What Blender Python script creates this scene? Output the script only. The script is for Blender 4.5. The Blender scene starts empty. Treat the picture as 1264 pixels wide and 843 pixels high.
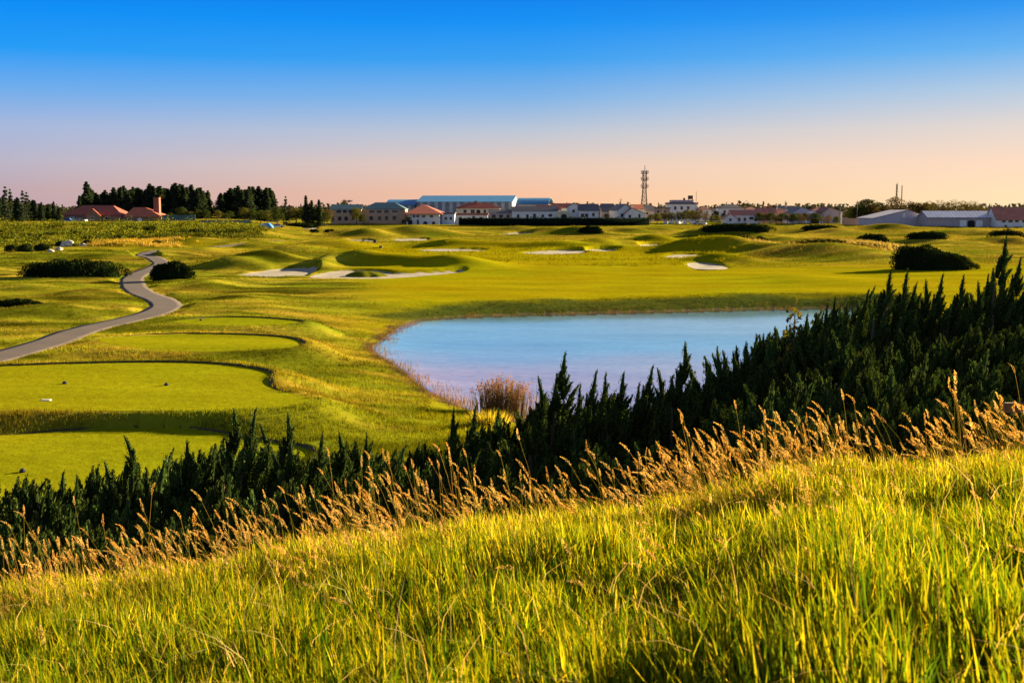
import bpy, bmesh, math, random
import numpy as np
from mathutils import Vector
R = math.radians
rng = np.random.default_rng(11)
random.seed(5)
SC = bpy.context.scene
COL = SC.collection
CAMZ = 10.0
F = 1404.0; CX = 632.0; CY = 421.5; HY = 262.0
PITCH = math.atan((CY - HY) / F)
cp, sp = math.cos(PITCH), math.sin(PITCH)
WL = -1.5                                   # water level of the pond
SUN_AZ, SUN_EL = 56.0, 14.0                 # degrees clockwise from the view direction, above the horizon

# ------------------------------------------------------------------ pixels -> places
def ray(px, py):
    a = px - CX; b = CY - py
    return (a, F * cp + b * sp, -F * sp + b * cp)
def P(px, py, d):
    """the point at forward distance d seen at photograph pixel px, py"""
    x, y, z = ray(px, py); k = d / y
    return (x * k, d, CAMZ + z * k)
def zat(py, d): return P(CX, py, d)[2]
def xat(px, py, d): return P(px, py, d)[0]
def smooth(a, b, x):
    t = np.clip((np.asarray(x, float) - a) / (b - a), 0, 1); return t * t * (3 - 2 * t)
def prof(x, y):
    """the broad lie of the land, without mounds"""
    x = np.asarray(x, float); y = np.asarray(y, float)
    z = 0.0147 * np.clip(y - 180, 0, 340)
    u = x / np.maximum(y, 5) * F + CX
    z = z + 3.0 * smooth(265, 400, y) * (1 - smooth(270, 400, u))
    return z
def G(px, py, z=None):
    """where the pixel's sight line meets the broad lie of the land (or the level z)"""
    x, y, w = ray(px, py)
    if z is not None:
        k = (z - CAMZ) / w; return (x * k, y * k)
    last = 20.0
    d = 20.0
    while d < 900:
        if CAMZ + w * d / y < float(prof(x * d / y, d)): break
        last = d; d *= 1.01
    lo, hi = last, d
    for _ in range(18):
        m = (lo + hi) / 2
        if CAMZ + w * m / y < float(prof(x * m / y, m)): hi = m
        else: lo = m
    return (x * hi / y, hi)
def catmull(pts, n, closed=True):
    pts = [np.array(p, float) for p in pts]; out = []; m = len(pts)
    for i in range(m if closed else m - 1):
        if closed: p0, p1, p2, p3 = pts[i - 1], pts[i], pts[(i + 1) % m], pts[(i + 2) % m]
        else: p0, p1, p2, p3 = pts[max(i - 1, 0)], pts[i], pts[i + 1], pts[min(i + 2, m - 1)]
        for k in range(n):
            t = k / n
            out.append(0.5 * ((2 * p1) + (-p0 + p2) * t + (2 * p0 - 5 * p1 + 4 * p2 - p3) * t * t + (-p0 + 3 * p1 - 3 * p2 + p3) * t ** 3))
    if not closed: out.append(pts[-1])
    return np.array(out)
def sdf(poly, X, Y, reach=40):
    """signed distance to a closed outline, negative inside"""
    X = np.asarray(X, float); Y = np.asarray(Y, float)
    out = np.full(X.shape, 1e3)
    mn = poly.min(0) - reach; mx = poly.max(0) + reach
    m = (X > mn[0]) & (X < mx[0]) & (Y > mn[1]) & (Y < mx[1])
    if not m.any(): return out
    x = X[m]; y = Y[m]; best = np.full(x.shape, 1e9); ins = np.zeros(x.shape, bool)
    A = poly; B = np.roll(poly, -1, 0)
    for (ax, ay), (bx, by) in zip(A, B):
        dx, dy = bx - ax, by - ay; L = dx * dx + dy * dy + 1e-12
        t = np.clip(((x - ax) * dx + (y - ay) * dy) / L, 0, 1)
        best = np.minimum(best, (x - ax - t * dx) ** 2 + (y - ay - t * dy) ** 2)
        if ay != by:
            ins ^= ((ay > y) != (by > y)) & (x < (bx - ax) * (y - ay) / (by - ay) + ax)
    s = np.sqrt(best); out[m] = np.where(ins, -s, s)
    return out
_w = [(rng.normal(size=2), rng.uniform(0, 6.28)) for _ in range(40)]
def wav(x, y, scale, k0=0, n=7, ax=1.0):
    """a smooth field about -1..1 whose lumps are about scale metres across"""
    s = 0
    for v, ph in _w[k0:k0 + n]:
        s = s + np.sin((v[0] * x / ax + v[1] * y) / scale * 3.0 + ph)
    return s / math.sqrt(n) * 0.9

# ------------------------------------------------------------------ outlines on the course
def plan(pts, z=None, n=6): return catmull([G(a, b, z) for a, b in pts], n)
pond = plan([(460, 432), (474, 418), (497, 402), (520, 394), (600, 389.5), (700, 387), (850, 383.5), (975, 380.5), (1075, 381), (1090, 396), (1010, 432),
             (920, 478), (820, 512), (720, 530), (630, 522), (580, 506), (545, 492), (520, 476), (490, 452)], WL)
TEES = [  # outline, level
    ([(-90, 546), (0, 538), (100, 531), (200, 528), (255, 532), (310, 542), (372, 552), (384, 566), (330, 590), (230, 622), (60, 640), (-90, 640)], -0.15),
    ([(-110, 458), (0, 452.5), (100, 449), (200, 447.5), (265, 449.5), (312, 455), (336, 462), (331, 471), (340, 481), (374, 489), (380, 496), (340, 503), (200, 507), (0, 507), (-110, 507)], 0.55),
    ([(120, 420), (160, 415), (230, 412.5), (300, 413.5), (350, 416.5), (373, 423), (350, 430), (250, 434), (170, 430)], 0.35),
    ([(215, 397), (260, 392.5), (320, 392.5), (374, 397.5), (330, 401.5), (245, 401)], 0.2),
]
TEES = [(plan(p, z), z) for p, z in TEES]
SAND = [
    ('wide', [(292, 338.5), (318, 334.5), (348, 331.5), (372, 331), (391, 332), (383, 336.5), (372, 340.5), (338, 341.2), (308, 340)]),
    ('long', [(383, 341.6), (396, 337), (425, 333.5), (460, 334), (490, 336), (530, 335), (572, 333.6), (562, 337), (520, 340), (470, 343), (430, 343.6)]),
    ('far', [(519, 307.5), (545, 306), (575, 306.5), (600, 308), (575, 309.5), (540, 310)]),
    ('bright', [(646, 311.5), (680, 308), (714, 308), (722, 310.5), (700, 313.5), (665, 313.5)]),
    ('small', [(724, 309), (742, 306.5), (762, 307.5), (758, 310), (738, 311)]),
    ('pale', [(789, 303), (803, 300.5), (822, 301.5), (816, 304.5), (798, 305)]),
    ('upper', [(820, 316), (836, 312.5), (860, 313), (868, 316), (848, 319), (830, 318.5)]),
    ('lower', [(848, 325), (868, 324), (892, 327), (897, 330.5), (874, 332), (856, 329.5)]),
    ('notch', [(486, 295), (505, 293.5), (526, 294), (520, 297), (498, 297.5)]),
    ('pink', [(620, 288), (638, 286), (655, 287), (646, 289.5), (630, 290)]),
    ('lilac', [(374, 281), (381, 279), (391, 281), (389, 284), (380, 284)]),
    ('track', [(420, 297.5), (436, 294.5), (456, 295.5), (462, 298), (440, 299)]),
]
def slim(p):
    c = sum(q[1] for q in p) / len(p); k = .68 if c < 320 else 1
    return [(a, c + (b - c) * k) for a, b in p]
SAND = [(n, plan(slim(p))) for n, p in SAND]
MOUNDS = [  # base px, py, half width px, height, front run, back run
    (335, 327, 40, 2.3, 4.5, 14), (396, 331, 20, 1.3, 6, 14), (440, 328, 34, 2.3, 5.5, 16), (490, 329, 40, 1.7, 4, 14), (550, 330.5, 40, 1.5, 3.5, 12),
    (300, 331, 34, 1.7, 5, 9), (268, 330, 30, 1.0, 6, 10), (590, 330, 40, .8, 8, 12),
    (415, 305, 42, 1.5, 7, 14), (365, 308, 32, 1.2, 7, 12), (320, 304, 40, 1.0, 9, 14),
    (555, 304.5, 44, 1.5, 5, 16), (620, 305.5, 36, .9, 6, 14), (690, 306, 50, 1.2, 5, 14), (742, 304.5, 26, 1.4, 5, 12), (772, 303, 24, .9, 6, 12), (808, 298.5, 28, 1.5, 6, 14),
    (845, 311, 34, 1.2, 6, 16), (885, 310, 46, 2.2, 8, 20), (930, 313, 34, 1.6, 9, 16), (880, 322, 30, 1.1, 4, 8), (915, 324, 30, 1.0, 6, 8),
    (455, 293, 30, 2.0, 9, 18), (428, 291, 26, 1.3, 9, 16), (505, 291.5, 26, 2.0, 8, 16), (540, 291, 28, 1.7, 9, 16), (580, 289, 30, 1.2, 10, 18),
    (640, 284.5, 26, 1.4, 8, 18), (715, 290, 34, 2.2, 9, 18), (680, 287, 28, 1.4, 9, 16), (775, 288, 30, 1.6, 10, 18), (820, 286, 30, 1.2, 9, 16), (860, 291, 26, 1.3, 9, 14),
    (910, 292, 46, 1.5, 9, 16), (960, 300, 40, 1.3, 7, 14), (1010, 304, 46, 1.5, 8, 14), (1065, 308, 44, 1.3, 8, 14), (990, 287, 34, 1.2, 9, 16), (1030, 289, 30, 1.4, 9, 14),
    (1100, 284, 36, 2.2, 9, 16), (1160, 291, 40, 1.3, 9, 16), (1215, 291, 36, 1.5, 9, 16), (1250, 300, 34, 1.6, 9, 16), (1190, 302, 34, .9, 8, 14), (1135, 300, 30, .8, 8, 12),
    (985, 317, 70, 2.0, 11, 18), (1060, 320, 70, 2.1, 11, 18), (1000, 346, 60, .5, 8, 14), (660, 376, 70, .55, 7, 10), (780, 377, 60, .5, 7, 10), (930, 372, 80, .7, 7, 12),
    (250, 355, 40, .8, 7, 10), (300, 372, 40, .5, 7, 9), (420, 408, 40, .5, 6, 8), (450, 440, 40, .6, 5, 8), (410, 470, 34, .5, 4, 6), (470, 490, 40, .6, 4, 6), (395, 425, 26, .5, 3, 5),
    (190, 316, 40, 1.0, 7, 12), (120, 318, 50, .9, 8, 12), (40, 356, 50, .5, 6, 9), (110, 366, 40, .6, 5, 7), (60, 388, 60, .5, 5, 7), (150, 305, 40, 1.1, 9, 14), (250, 312, 40, 1.0, 8, 12),
    (235, 300, 34, 1.1, 8, 14), (320, 292, 30, 1.0, 8, 14), (360, 291, 30, 1.0, 8, 14),
    (60, 296, 40, 1.3, 9, 15), (10, 292, 40, 1.2, 9, 15), (130, 290, 40, 1.2, 9, 15), (190, 288, 34, 1.1, 9, 15), (90, 284, 40, 1.0, 9, 15), (240, 284, 34, 1.0, 9, 15),
]
MOUNDS = [(G(a, b), w * G(a, b)[1] / F, h * (1.2 if b < 312 and a > 300 else 1), wf * (.8 if b < 312 else 1), wb) for a, b, w, h, wf, wb in MOUNDS]
PATH_PX = [(-90, 462), (-30, 448), (25, 433), (66, 421), (105, 407.5), (150, 396), (185, 387.5), (204, 379.5), (195, 370), (173, 361), (163, 350), (166, 341), (186, 333), (199, 325.5), (190, 319.5), (177, 315.5),
           (196, 311.5), (225, 309), (262, 306), (300, 302.5), (345, 298)]
path_c = catmull([G(a, b) for a, b in PATH_PX], 14, closed=False)
def path_dist(X, Y):
    X = np.asarray(X, float); Y = np.asarray(Y, float); best = np.full(X.shape, 1e3)
    m = (X < -5) & (Y > 40) & (Y < 330)
    if m.any():
        x = X[m]; y = Y[m]; b = np.full(x.shape, 1e9)
        for (ax, ay), (bx, by) in zip(path_c[:-1], path_c[1:]):
            dx, dy = bx - ax, by - ay
            t = np.clip(((x - ax) * dx + (y - ay) * dy) / (dx * dx + dy * dy + 1e-9), 0, 1)
            b = np.minimum(b, (x - ax - t * dx) ** 2 + (y - ay - t * dy) ** 2)
        best[m] = np.sqrt(b)
    return best
PATH_W = 1.65

def hill(x, y):
    z = -1.95 - 0.173 * np.maximum(y - 4, 0) - 0.20 * np.maximum(y - 9.7, 0) + 0.128 * x + .045 * np.exp(-((y - 9.4) / 3.6) ** 2)
    z = z + 1.5 * np.exp(-((x - 9.5) / 5.5) ** 2 - ((y - 20) / 8.0) ** 2)
    z = z - np.where(x < 0, .008, .005) * np.minimum(np.abs(x), 8) ** 2 * smooth(3, 8, y)
    z = z - 0.02 * np.maximum(-y - 4, 0) ** 1.3 - 0.006 * np.maximum(np.abs(x) - 14, 0) ** 2
    z = z + 0.05 * wav(x, y, 3.0, 3) + 0.02 * wav(x, y, 1.2, 12)
    return np.maximum(z, -14.0) + CAMZ
LIP = .12
def tee_back(poly, X, Y):
    c = poly.mean(0); e = np.ptp(poly, axis=0) * .5
    return smooth(-.08, .3, (X - c[0]) / e[0] * .5 + (Y - c[1]) / e[1] * .85)
def ground(X, Y, lip=True):
    X = np.asarray(X, float); Y = np.asarray(Y, float)
    z = prof(X, Y)
    far = smooth(60, 140, Y)
    z = z + 0.10 * wav(X, Y, 16, 0, ax=1.7) + 0.16 * far * wav(X, Y, 34, 9, ax=1.6) + 0.3 * smooth(260, 340, Y) * wav(X, Y, 17, 20, ax=1.4)
    rough = 0.06 * wav(X, Y, 3.2, 17) + 0.07 * wav(X, Y, 6.0, 25)
    z = z + rough * (Y < 320) * (0.35 + 1.5 * smooth(0, -25, X + 0.12 * Y)) * (1 - .5 * smooth(560, 480, X / np.maximum(Y, 5) * F + CX) * smooth(110, 90, Y))
    for (cx, cy), wx, h, wf, wb in MOUNDS:
        m = (np.abs(X - cx) < wx * 2.4) & (Y > cy - wf * 2.4) & (Y < cy + wb * 2.4)
        if m.any():
            dx = (X[m] - cx) / wx; dy = Y[m] - cy
            z[m] += h * np.exp(-dx ** 2 - np.abs(np.where(dy < 0, dy / (wf * .8), dy / wb)) ** np.where(dy < 0, 2.6, 2))
    for _, poly in SAND:
        s = sdf(poly, X, Y, 9)
        c = poly.mean(0); fl = float(prof(c[0], c[1])) - .35
        k = smooth(0.9, -0.5, s); dip = (Y - c[1]) / (np.ptp(poly[:, 1]) + .1)
        bl = smooth(-.1, .5, dip) * smooth(.2, 1.3, s) * smooth(7.0, 1.8, s)
        z = z * (1 - k) + (fl + .5 * np.clip(dip, 0, 1) - .05 * wav(X, Y, 3, 9)) * k
        if c[1] > 215: z = z + .45 * bl
    s = sdf(pond, X, Y, 40)
    u = X / np.maximum(Y, 5) * F + CX
    bw = 5.0 + 11 * smooth(720, 480, u) * smooth(135, 118, Y)
    t = smooth(-0.5, bw, s)
    t = np.where(s > 0, np.clip(s / bw, 0, 1) ** 0.8, 0)
    zb = WL + 0.03 + (np.maximum(z, -0.9) - WL) * np.minimum(t, 1)
    z = np.where(s < bw, zb, z)
    z = np.where(s < 0, WL - 0.02 - .45 * (1 - np.exp(np.minimum(s, 0) / 3.0)), z)
    ts = [sdf(poly, X, Y, 12) for poly, lev in TEES]
    for (poly, lev), s in zip(TEES, ts):
        w = smooth(4.2, 0.15, s)
        z = z * (1 - w) + lev * w
    for (poly, lev), s in zip(TEES, ts):
        w = smooth(1.3, 0.05, s)
        z = z * (1 - w) + lev * w
        if lip: z = z + LIP * tee_back(poly, X, Y) * smooth(0.02, .3, s) * smooth(5.0, .5, s) * (s > 0)
    for (poly, lev), s in zip(TEES, ts): z = np.where(s < .04, lev, z)
    pd = path_dist(X, Y)
    k = smooth(PATH_W + 1.6, PATH_W, pd)
    z = z * (1 - k) + (prof(X, Y) + 0.25 * smooth(200, 260, Y) + 0.10 * wav(X, Y, 22, 0)) * k
    h = hill(X, Y)
    kk = 0.7
    hh = np.maximum(z, h) + kk * 0.25 * np.clip(1 - np.abs(z - h) / kk, 0, 1) ** 2
    return np.where(Y < 75, hh, z)
def gz(x, y): return float(ground(np.array([x]), np.array([y]))[0])

# ------------------------------------------------------------------ mesh helpers
def mesh_np(name, V, T, mat=None, col=None, smooth_=False, quads=False):
    V = np.asarray(V, np.float32); T = np.asarray(T, np.int32)
    n = T.shape[1]
    me = bpy.data.meshes.new(name)
    me.vertices.add(len(V)); me.vertices.foreach_set('co', V.ravel())
    me.loops.add(T.size); me.loops.foreach_set('vertex_index', T.ravel())
    me.polygons.add(len(T)); me.polygons.foreach_set('loop_start', np.arange(0, T.size, n, dtype=np.int32))
    me.polygons.foreach_set('loop_total', np.full(len(T), n, np.int32))
    if smooth_: me.polygons.foreach_set('use_smooth', np.ones(len(T), bool))
    me.update(calc_edges=True)
    if col is not None:
        a = me.color_attributes.new('tone', 'FLOAT_COLOR', 'POINT')
        c = np.ones((len(V), 4), np.float32); c[:, :3] = col
        a.data.foreach_set('color', c.ravel())
    if mat: me.materials.append(mat)
    return me
def link(name, me, parent=None, loc=(0, 0, 0), rz=0, scale=(1, 1, 1)):
    o = bpy.data.objects.new(name, me); COL.objects.link(o)
    o.location = loc; o.rotation_euler = (0, 0, rz); o.scale = scale
    if parent: o.parent = parent
    return o
def tag(o, label=None, cat=None, group=None, kind=None):
    if label: o['label'] = label
    if cat: o['category'] = cat
    if group: o['group'] = group
    if kind: o['kind'] = kind
    return o
def root(name, label, cat, loc, rz=0, group=None):
    return tag(link(name, None, None, loc, rz), label, cat, group)
class MB:
    def __init__(s): s.v = []; s.f = []
    def quad(s, a, b, c, d):
        n = len(s.v); s.v += [a, b, c, d]; s.f.append((n, n + 1, n + 2, n + 3)); return s
    def poly(s, pts):
        n = len(s.v); s.v += list(pts); s.f.append(tuple(range(n, n + len(pts)))); return s
    def box(s, x0, x1, y0, y1, z0, z1):
        n = len(s.v)
        s.v += [(x0, y0, z0), (x1, y0, z0), (x1, y1, z0), (x0, y1, z0), (x0, y0, z1), (x1, y0, z1), (x1, y1, z1), (x0, y1, z1)]
        s.f += [tuple(n + i for i in q) for q in ((3, 2, 1, 0), (4, 5, 6, 7), (0, 1, 5, 4), (1, 2, 6, 5), (2, 3, 7, 6), (3, 0, 4, 7))]; return s
    def prism(s, prof_, y0, y1):
        """a profile in x,z pushed along y"""
        n = len(s.v); m = len(prof_)
        s.v += [(x, y0, z) for x, z in prof_] + [(x, y1, z) for x, z in prof_]
        s.f.append(tuple(range(n, n + m))); s.f.append(tuple(range(n + 2 * m - 1, n + m - 1, -1)))
        for i in range(m):
            j = (i + 1) % m; s.f.append((n + i, n + m + i, n + m + j, n + j))
        return s
    def prismx(s, prof_, x0, x1):
        n = len(s.v); m = len(prof_)
        s.v += [(x0, y, z) for y, z in prof_] + [(x1, y, z) for y, z in prof_]
        s.f.append(tuple(range(n + m - 1, n - 1, -1))); s.f.append(tuple(range(n + m, n + 2 * m)))
        for i in range(m):
            j = (i + 1) % m; s.f.append((n + i, n + j, n + m + j, n + m + i))
        return s
    def tube(s, a, b, ra, rb, k=6):
        a = Vector(a); b = Vector(b); d = (b - a).normalized()
        u = d.cross(Vector((0, 0, 1)) if abs(d.z) < .9 else Vector((1, 0, 0))).normalized(); w = d.cross(u)
        n = len(s.v)
        for c, r in ((a, ra), (b, rb)):
            for i in range(k):
                t = 6.2832 * i / k; s.v.append(tuple(c + u * (r * math.cos(t)) + w * (r * math.sin(t))))
        for i in range(k):
            j = (i + 1) % k; s.f.append((n + i, n + j, n + k + j, n + k + i))
        s.f.append(tuple(range(n + k - 1, n - 1, -1))); s.f.append(tuple(range(n + k, n + 2 * k))); return s
    def mesh(s, name, mat):
        me = bpy.data.meshes.new(name); me.from_pydata([tuple(map(float, p)) for p in s.v], [], s.f)
        bm = bmesh.new(); bm.from_mesh(me); bmesh.ops.recalc_face_normals(bm, faces=bm.faces); bm.to_mesh(me); bm.free()
        me.materials.append(mat); return me
    def build(s, name, mat, parent=None, loc=(0, 0, 0), rz=0): return link(name, s.mesh(name, mat), parent, loc, rz)

# ------------------------------------------------------------------ materials
def nodes(name):
    m = bpy.data.materials.new(name); m.use_nodes = True
    nt = m.node_tree; nt.nodes.clear()
    out = nt.nodes.new('ShaderNodeOutputMaterial')
    return m, nt, out
def N(nt, typ, **kw):
    n = nt.nodes.new(typ)
    for k, v in kw.items():
        if k in n.inputs.keys() if hasattr(n.inputs, 'keys') else False: n.inputs[k].default_value = v
        else: setattr(n, k, v)
    return n
def noise(nt, scale, detail=4, vec=None, rough=.6):
    n = nt.nodes.new('ShaderNodeTexNoise'); n.inputs['Scale'].default_value = scale; n.inputs['Detail'].default_value = detail; n.inputs['Roughness'].default_value = rough
    if vec: nt.links.new(vec, n.inputs['Vector'])
    return n.outputs['Fac']
def ramp(nt, fac, stops):
    r = nt.nodes.new('ShaderNodeValToRGB'); el = r.color_ramp.elements
    while len(el) < len(stops): el.new(0.5)
    for e, (p, c) in zip(el, stops):
        e.position = p; e.color = (*c, 1) if len(c) == 3 else c
    nt.links.new(fac, r.inputs['Fac']); return r.outputs['Color']
def mixc(nt, kind, fac, a, b):
    m = nt.nodes.new('ShaderNodeMix'); m.data_type = 'RGBA'; m.blend_type = kind
    for sock, v in ((m.inputs['Factor'], fac), (m.inputs['A'], a), (m.inputs['B'], b)):
        if hasattr(v, 'links'): nt.links.new(v, sock)
        elif isinstance(v, (int, float)): sock.default_value = v
        else: sock.default_value = (*v, 1)
    # RGBA sockets carry their own indices
    return m
def mixrgb(nt, kind, fac, a, b):
    m = nt.nodes.new('ShaderNodeMix'); m.data_type = 'RGBA'; m.blend_type = kind; m.clamp_result = False
    for i, v in ((0, fac), (6, a), (7, b)):
        s = m.inputs[i]
        if isinstance(v, bpy.types.NodeSocket): nt.links.new(v, s)
        elif isinstance(v, (int, float)): s.default_value = v
        else: s.default_value = (*v, 1)
    return m.outputs[2]
def grey(a, b): return [(0.25, (a, a, a)), (0.75, (b, b, b))]
def plain(name, col, rough=.8, var=.25, scale=1.5, bump=0, bscale=8, metal=0, spec=.3):
    m, nt, out = nodes(name)
    b = nt.nodes.new('ShaderNodeBsdfPrincipled'); tc = nt.nodes.new('ShaderNodeTexCoord')
    c = mixrgb(nt, 'MULTIPLY', 1.0, col, ramp(nt, noise(nt, scale, 5, tc.outputs['Object']), grey(1 - var, 1 + var)))
    nt.links.new(c, b.inputs['Base Color']); b.inputs['Roughness'].default_value = rough; b.inputs['Metallic'].default_value = metal
    b.inputs['Specular IOR Level'].default_value = spec
    if bump:
        bp = nt.nodes.new('ShaderNodeBump'); bp.inputs['Strength'].default_value = bump; bp.inputs['Distance'].default_value = .05
        nt.links.new(noise(nt, bscale, 4, tc.outputs['Object']), bp.inputs['Height']); nt.links.new(bp.outputs['Normal'], b.inputs['Normal'])
    nt.links.new(b.outputs['BSDF'], out.inputs['Surface']); return m
def striped(name, col, col2, axis=0, period=1.0, rough=.5, metal=0, duty=.5):
    """bands across one axis: roof sheets, cladding boards, tile courses"""
    m, nt, out = nodes(name)
    b = nt.nodes.new('ShaderNodeBsdfPrincipled'); tc = nt.nodes.new('ShaderNodeTexCoord')
    sx = nt.nodes.new('ShaderNodeSeparateXYZ'); nt.links.new(tc.outputs['Object'], sx.inputs[0])
    d = nt.nodes.new('ShaderNodeMath'); d.operation = 'MULTIPLY'; d.inputs[1].default_value = 1 / period; nt.links.new(sx.outputs[axis], d.inputs[0])
    fr = nt.nodes.new('ShaderNodeMath'); fr.operation = 'FRACT'; nt.links.new(d.outputs[0], fr.inputs[0])
    gt = nt.nodes.new('ShaderNodeMath'); gt.operation = 'GREATER_THAN'; gt.inputs[1].default_value = duty; nt.links.new(fr.outputs[0], gt.inputs[0])
    c = mixrgb(nt, 'MIX', gt.outputs[0], col, col2)
    c = mixrgb(nt, 'MULTIPLY', 1.0, c, ramp(nt, noise(nt, .6, 5, tc.outputs['Object']), grey(.75, 1.25)))
    nt.links.new(c, b.inputs['Base Color']); b.inputs['Roughness'].default_value = rough; b.inputs['Metallic'].default_value = metal
    nt.links.new(b.outputs['BSDF'], out.inputs['Surface']); return m
def leafy(name, base=None, trans=.4, var=.35, scale=.8, tcol=None, gloss=0.0):
    """thin foliage: light comes off it and through it; colour from the mesh's own leaf tones or a base colour"""
    m, nt, out = nodes(name); tc = nt.nodes.new('ShaderNodeTexCoord')
    if base is None:
        a = nt.nodes.new('ShaderNodeAttribute'); a.attribute_name = 'tone'; c0 = a.outputs['Color']
    else: c0 = base
    c = mixrgb(nt, 'MULTIPLY', 1.0, c0, ramp(nt, noise(nt, scale, 3, tc.outputs['Object']), grey(1 - var, 1 + var)))
    d = nt.nodes.new('ShaderNodeBsdfDiffuse'); t = nt.nodes.new('ShaderNodeBsdfTranslucent')
    nt.links.new(c, d.inputs['Color'])
    ct = mixrgb(nt, 'MULTIPLY', 1.0, c, tcol or (1.25, 1.15, .6)); nt.links.new(ct, t.inputs['Color'])
    mx = nt.nodes.new('ShaderNodeMixShader'); mx.inputs[0].default_value = trans
    nt.links.new(d.outputs[0], mx.inputs[1]); nt.links.new(t.outputs[0], mx.inputs[2])
    last = mx
    if gloss:
        g = nt.nodes.new('ShaderNodeBsdfGlossy'); g.inputs['Roughness'].default_value = .45; g.inputs['Color'].default_value = (1, 1, 1, 1)
        m2 = nt.nodes.new('ShaderNodeMixShader'); m2.inputs[0].default_value = gloss
        nt.links.new(mx.outputs[0], m2.inputs[1]); nt.links.new(g.outputs[0], m2.inputs[2]); last = m2
    nt.links.new(last.outputs[0], out.inputs['Surface']); return m

def ground_material():
    m, nt, out = nodes('turf'); geo = nt.nodes.new('ShaderNodeNewGeometry'); pos = geo.outputs['Position']
    a = nt.nodes.new('ShaderNodeAttribute'); a.attribute_name = 'tone'
    mp = nt.nodes.new('ShaderNodeMapping'); mp.inputs['Scale'].default_value = (.35, 1, 1); nt.links.new(pos, mp.inputs['Vector'])
    c = mixrgb(nt, 'MULTIPLY', 1.0, a.outputs['Color'], ramp(nt, noise(nt, .16, 6, mp.outputs[0], .65), grey(.72, 1.28)))
    c = mixrgb(nt, 'MULTIPLY', 1.0, c, ramp(nt, noise(nt, 1.4, 6, pos, .7), grey(.80, 1.2)))
    c = mixrgb(nt, 'MULTIPLY', 1.0, c, ramp(nt, noise(nt, .045, 3, pos), [(.3, (.92, 1.04, 1)), (.7, (1.1, .97, .9))]))
    b = nt.nodes.new('ShaderNodeBsdfDiffuse'); nt.links.new(c, b.inputs['Color'])
    bp = nt.nodes.new('ShaderNodeBump'); bp.inputs['Strength'].default_value = .5; bp.inputs['Distance'].default_value = .10
    nt.links.new(noise(nt, 2.2, 6, pos, .7), bp.inputs['Height']); nt.links.new(bp.outputs['Normal'], b.inputs['Normal'])
    nt.links.new(b.outputs[0], out.inputs['Surface']); return m
def water_material():
    m, nt, out = nodes('pond_water'); geo = nt.nodes.new('ShaderNodeNewGeometry'); pos = geo.outputs['Position']
    mp = nt.nodes.new('ShaderNodeMapping'); mp.inputs['Scale'].default_value = (.5, 1.4, 1); nt.links.new(pos, mp.inputs['Vector'])
    bp = nt.nodes.new('ShaderNodeBump'); bp.inputs['Strength'].default_value = .12; bp.inputs['Distance'].default_value = .02
    nt.links.new(noise(nt, 1.6, 4, mp.outputs[0]), bp.inputs['Height'])
    # the same mirror share from above and from below (an ordinary Fresnel node would shut the sun out of the shallows)
    dn = nt.nodes.new('ShaderNodeVectorMath'); dn.operation = 'DOT_PRODUCT'; nt.links.new(geo.outputs['Incoming'], dn.inputs[0]); nt.links.new(geo.outputs['Normal'], dn.inputs[1])
    def mth(op, a, b=None):
        n = nt.nodes.new('ShaderNodeMath'); n.operation = op
        for i, v in enumerate((a, b)):
            if v is None: continue
            if isinstance(v, (int, float)): n.inputs[i].default_value = v
            else: nt.links.new(v, n.inputs[i])
        return n.outputs[0]
    fres = mth('ADD', mth('MULTIPLY', mth('POWER', mth('SUBTRACT', 1.0, mth('ABSOLUTE', dn.outputs['Value'])), 2.9), .96), .02)
    tr = nt.nodes.new('ShaderNodeBsdfTransparent'); tr.inputs['Color'].default_value = (.94, .96, .97, 1)
    gl = nt.nodes.new('ShaderNodeBsdfGlossy'); gl.inputs['Roughness'].default_value = .10; nt.links.new(bp.outputs['Normal'], gl.inputs['Normal'])
    mx = nt.nodes.new('ShaderNodeMixShader'); nt.links.new(fres, mx.inputs[0]); nt.links.new(tr.outputs[0], mx.inputs[1]); nt.links.new(gl.outputs[0], mx.inputs[2])
    nt.links.new(mx.outputs[0], out.inputs['Surface']); return m
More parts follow.
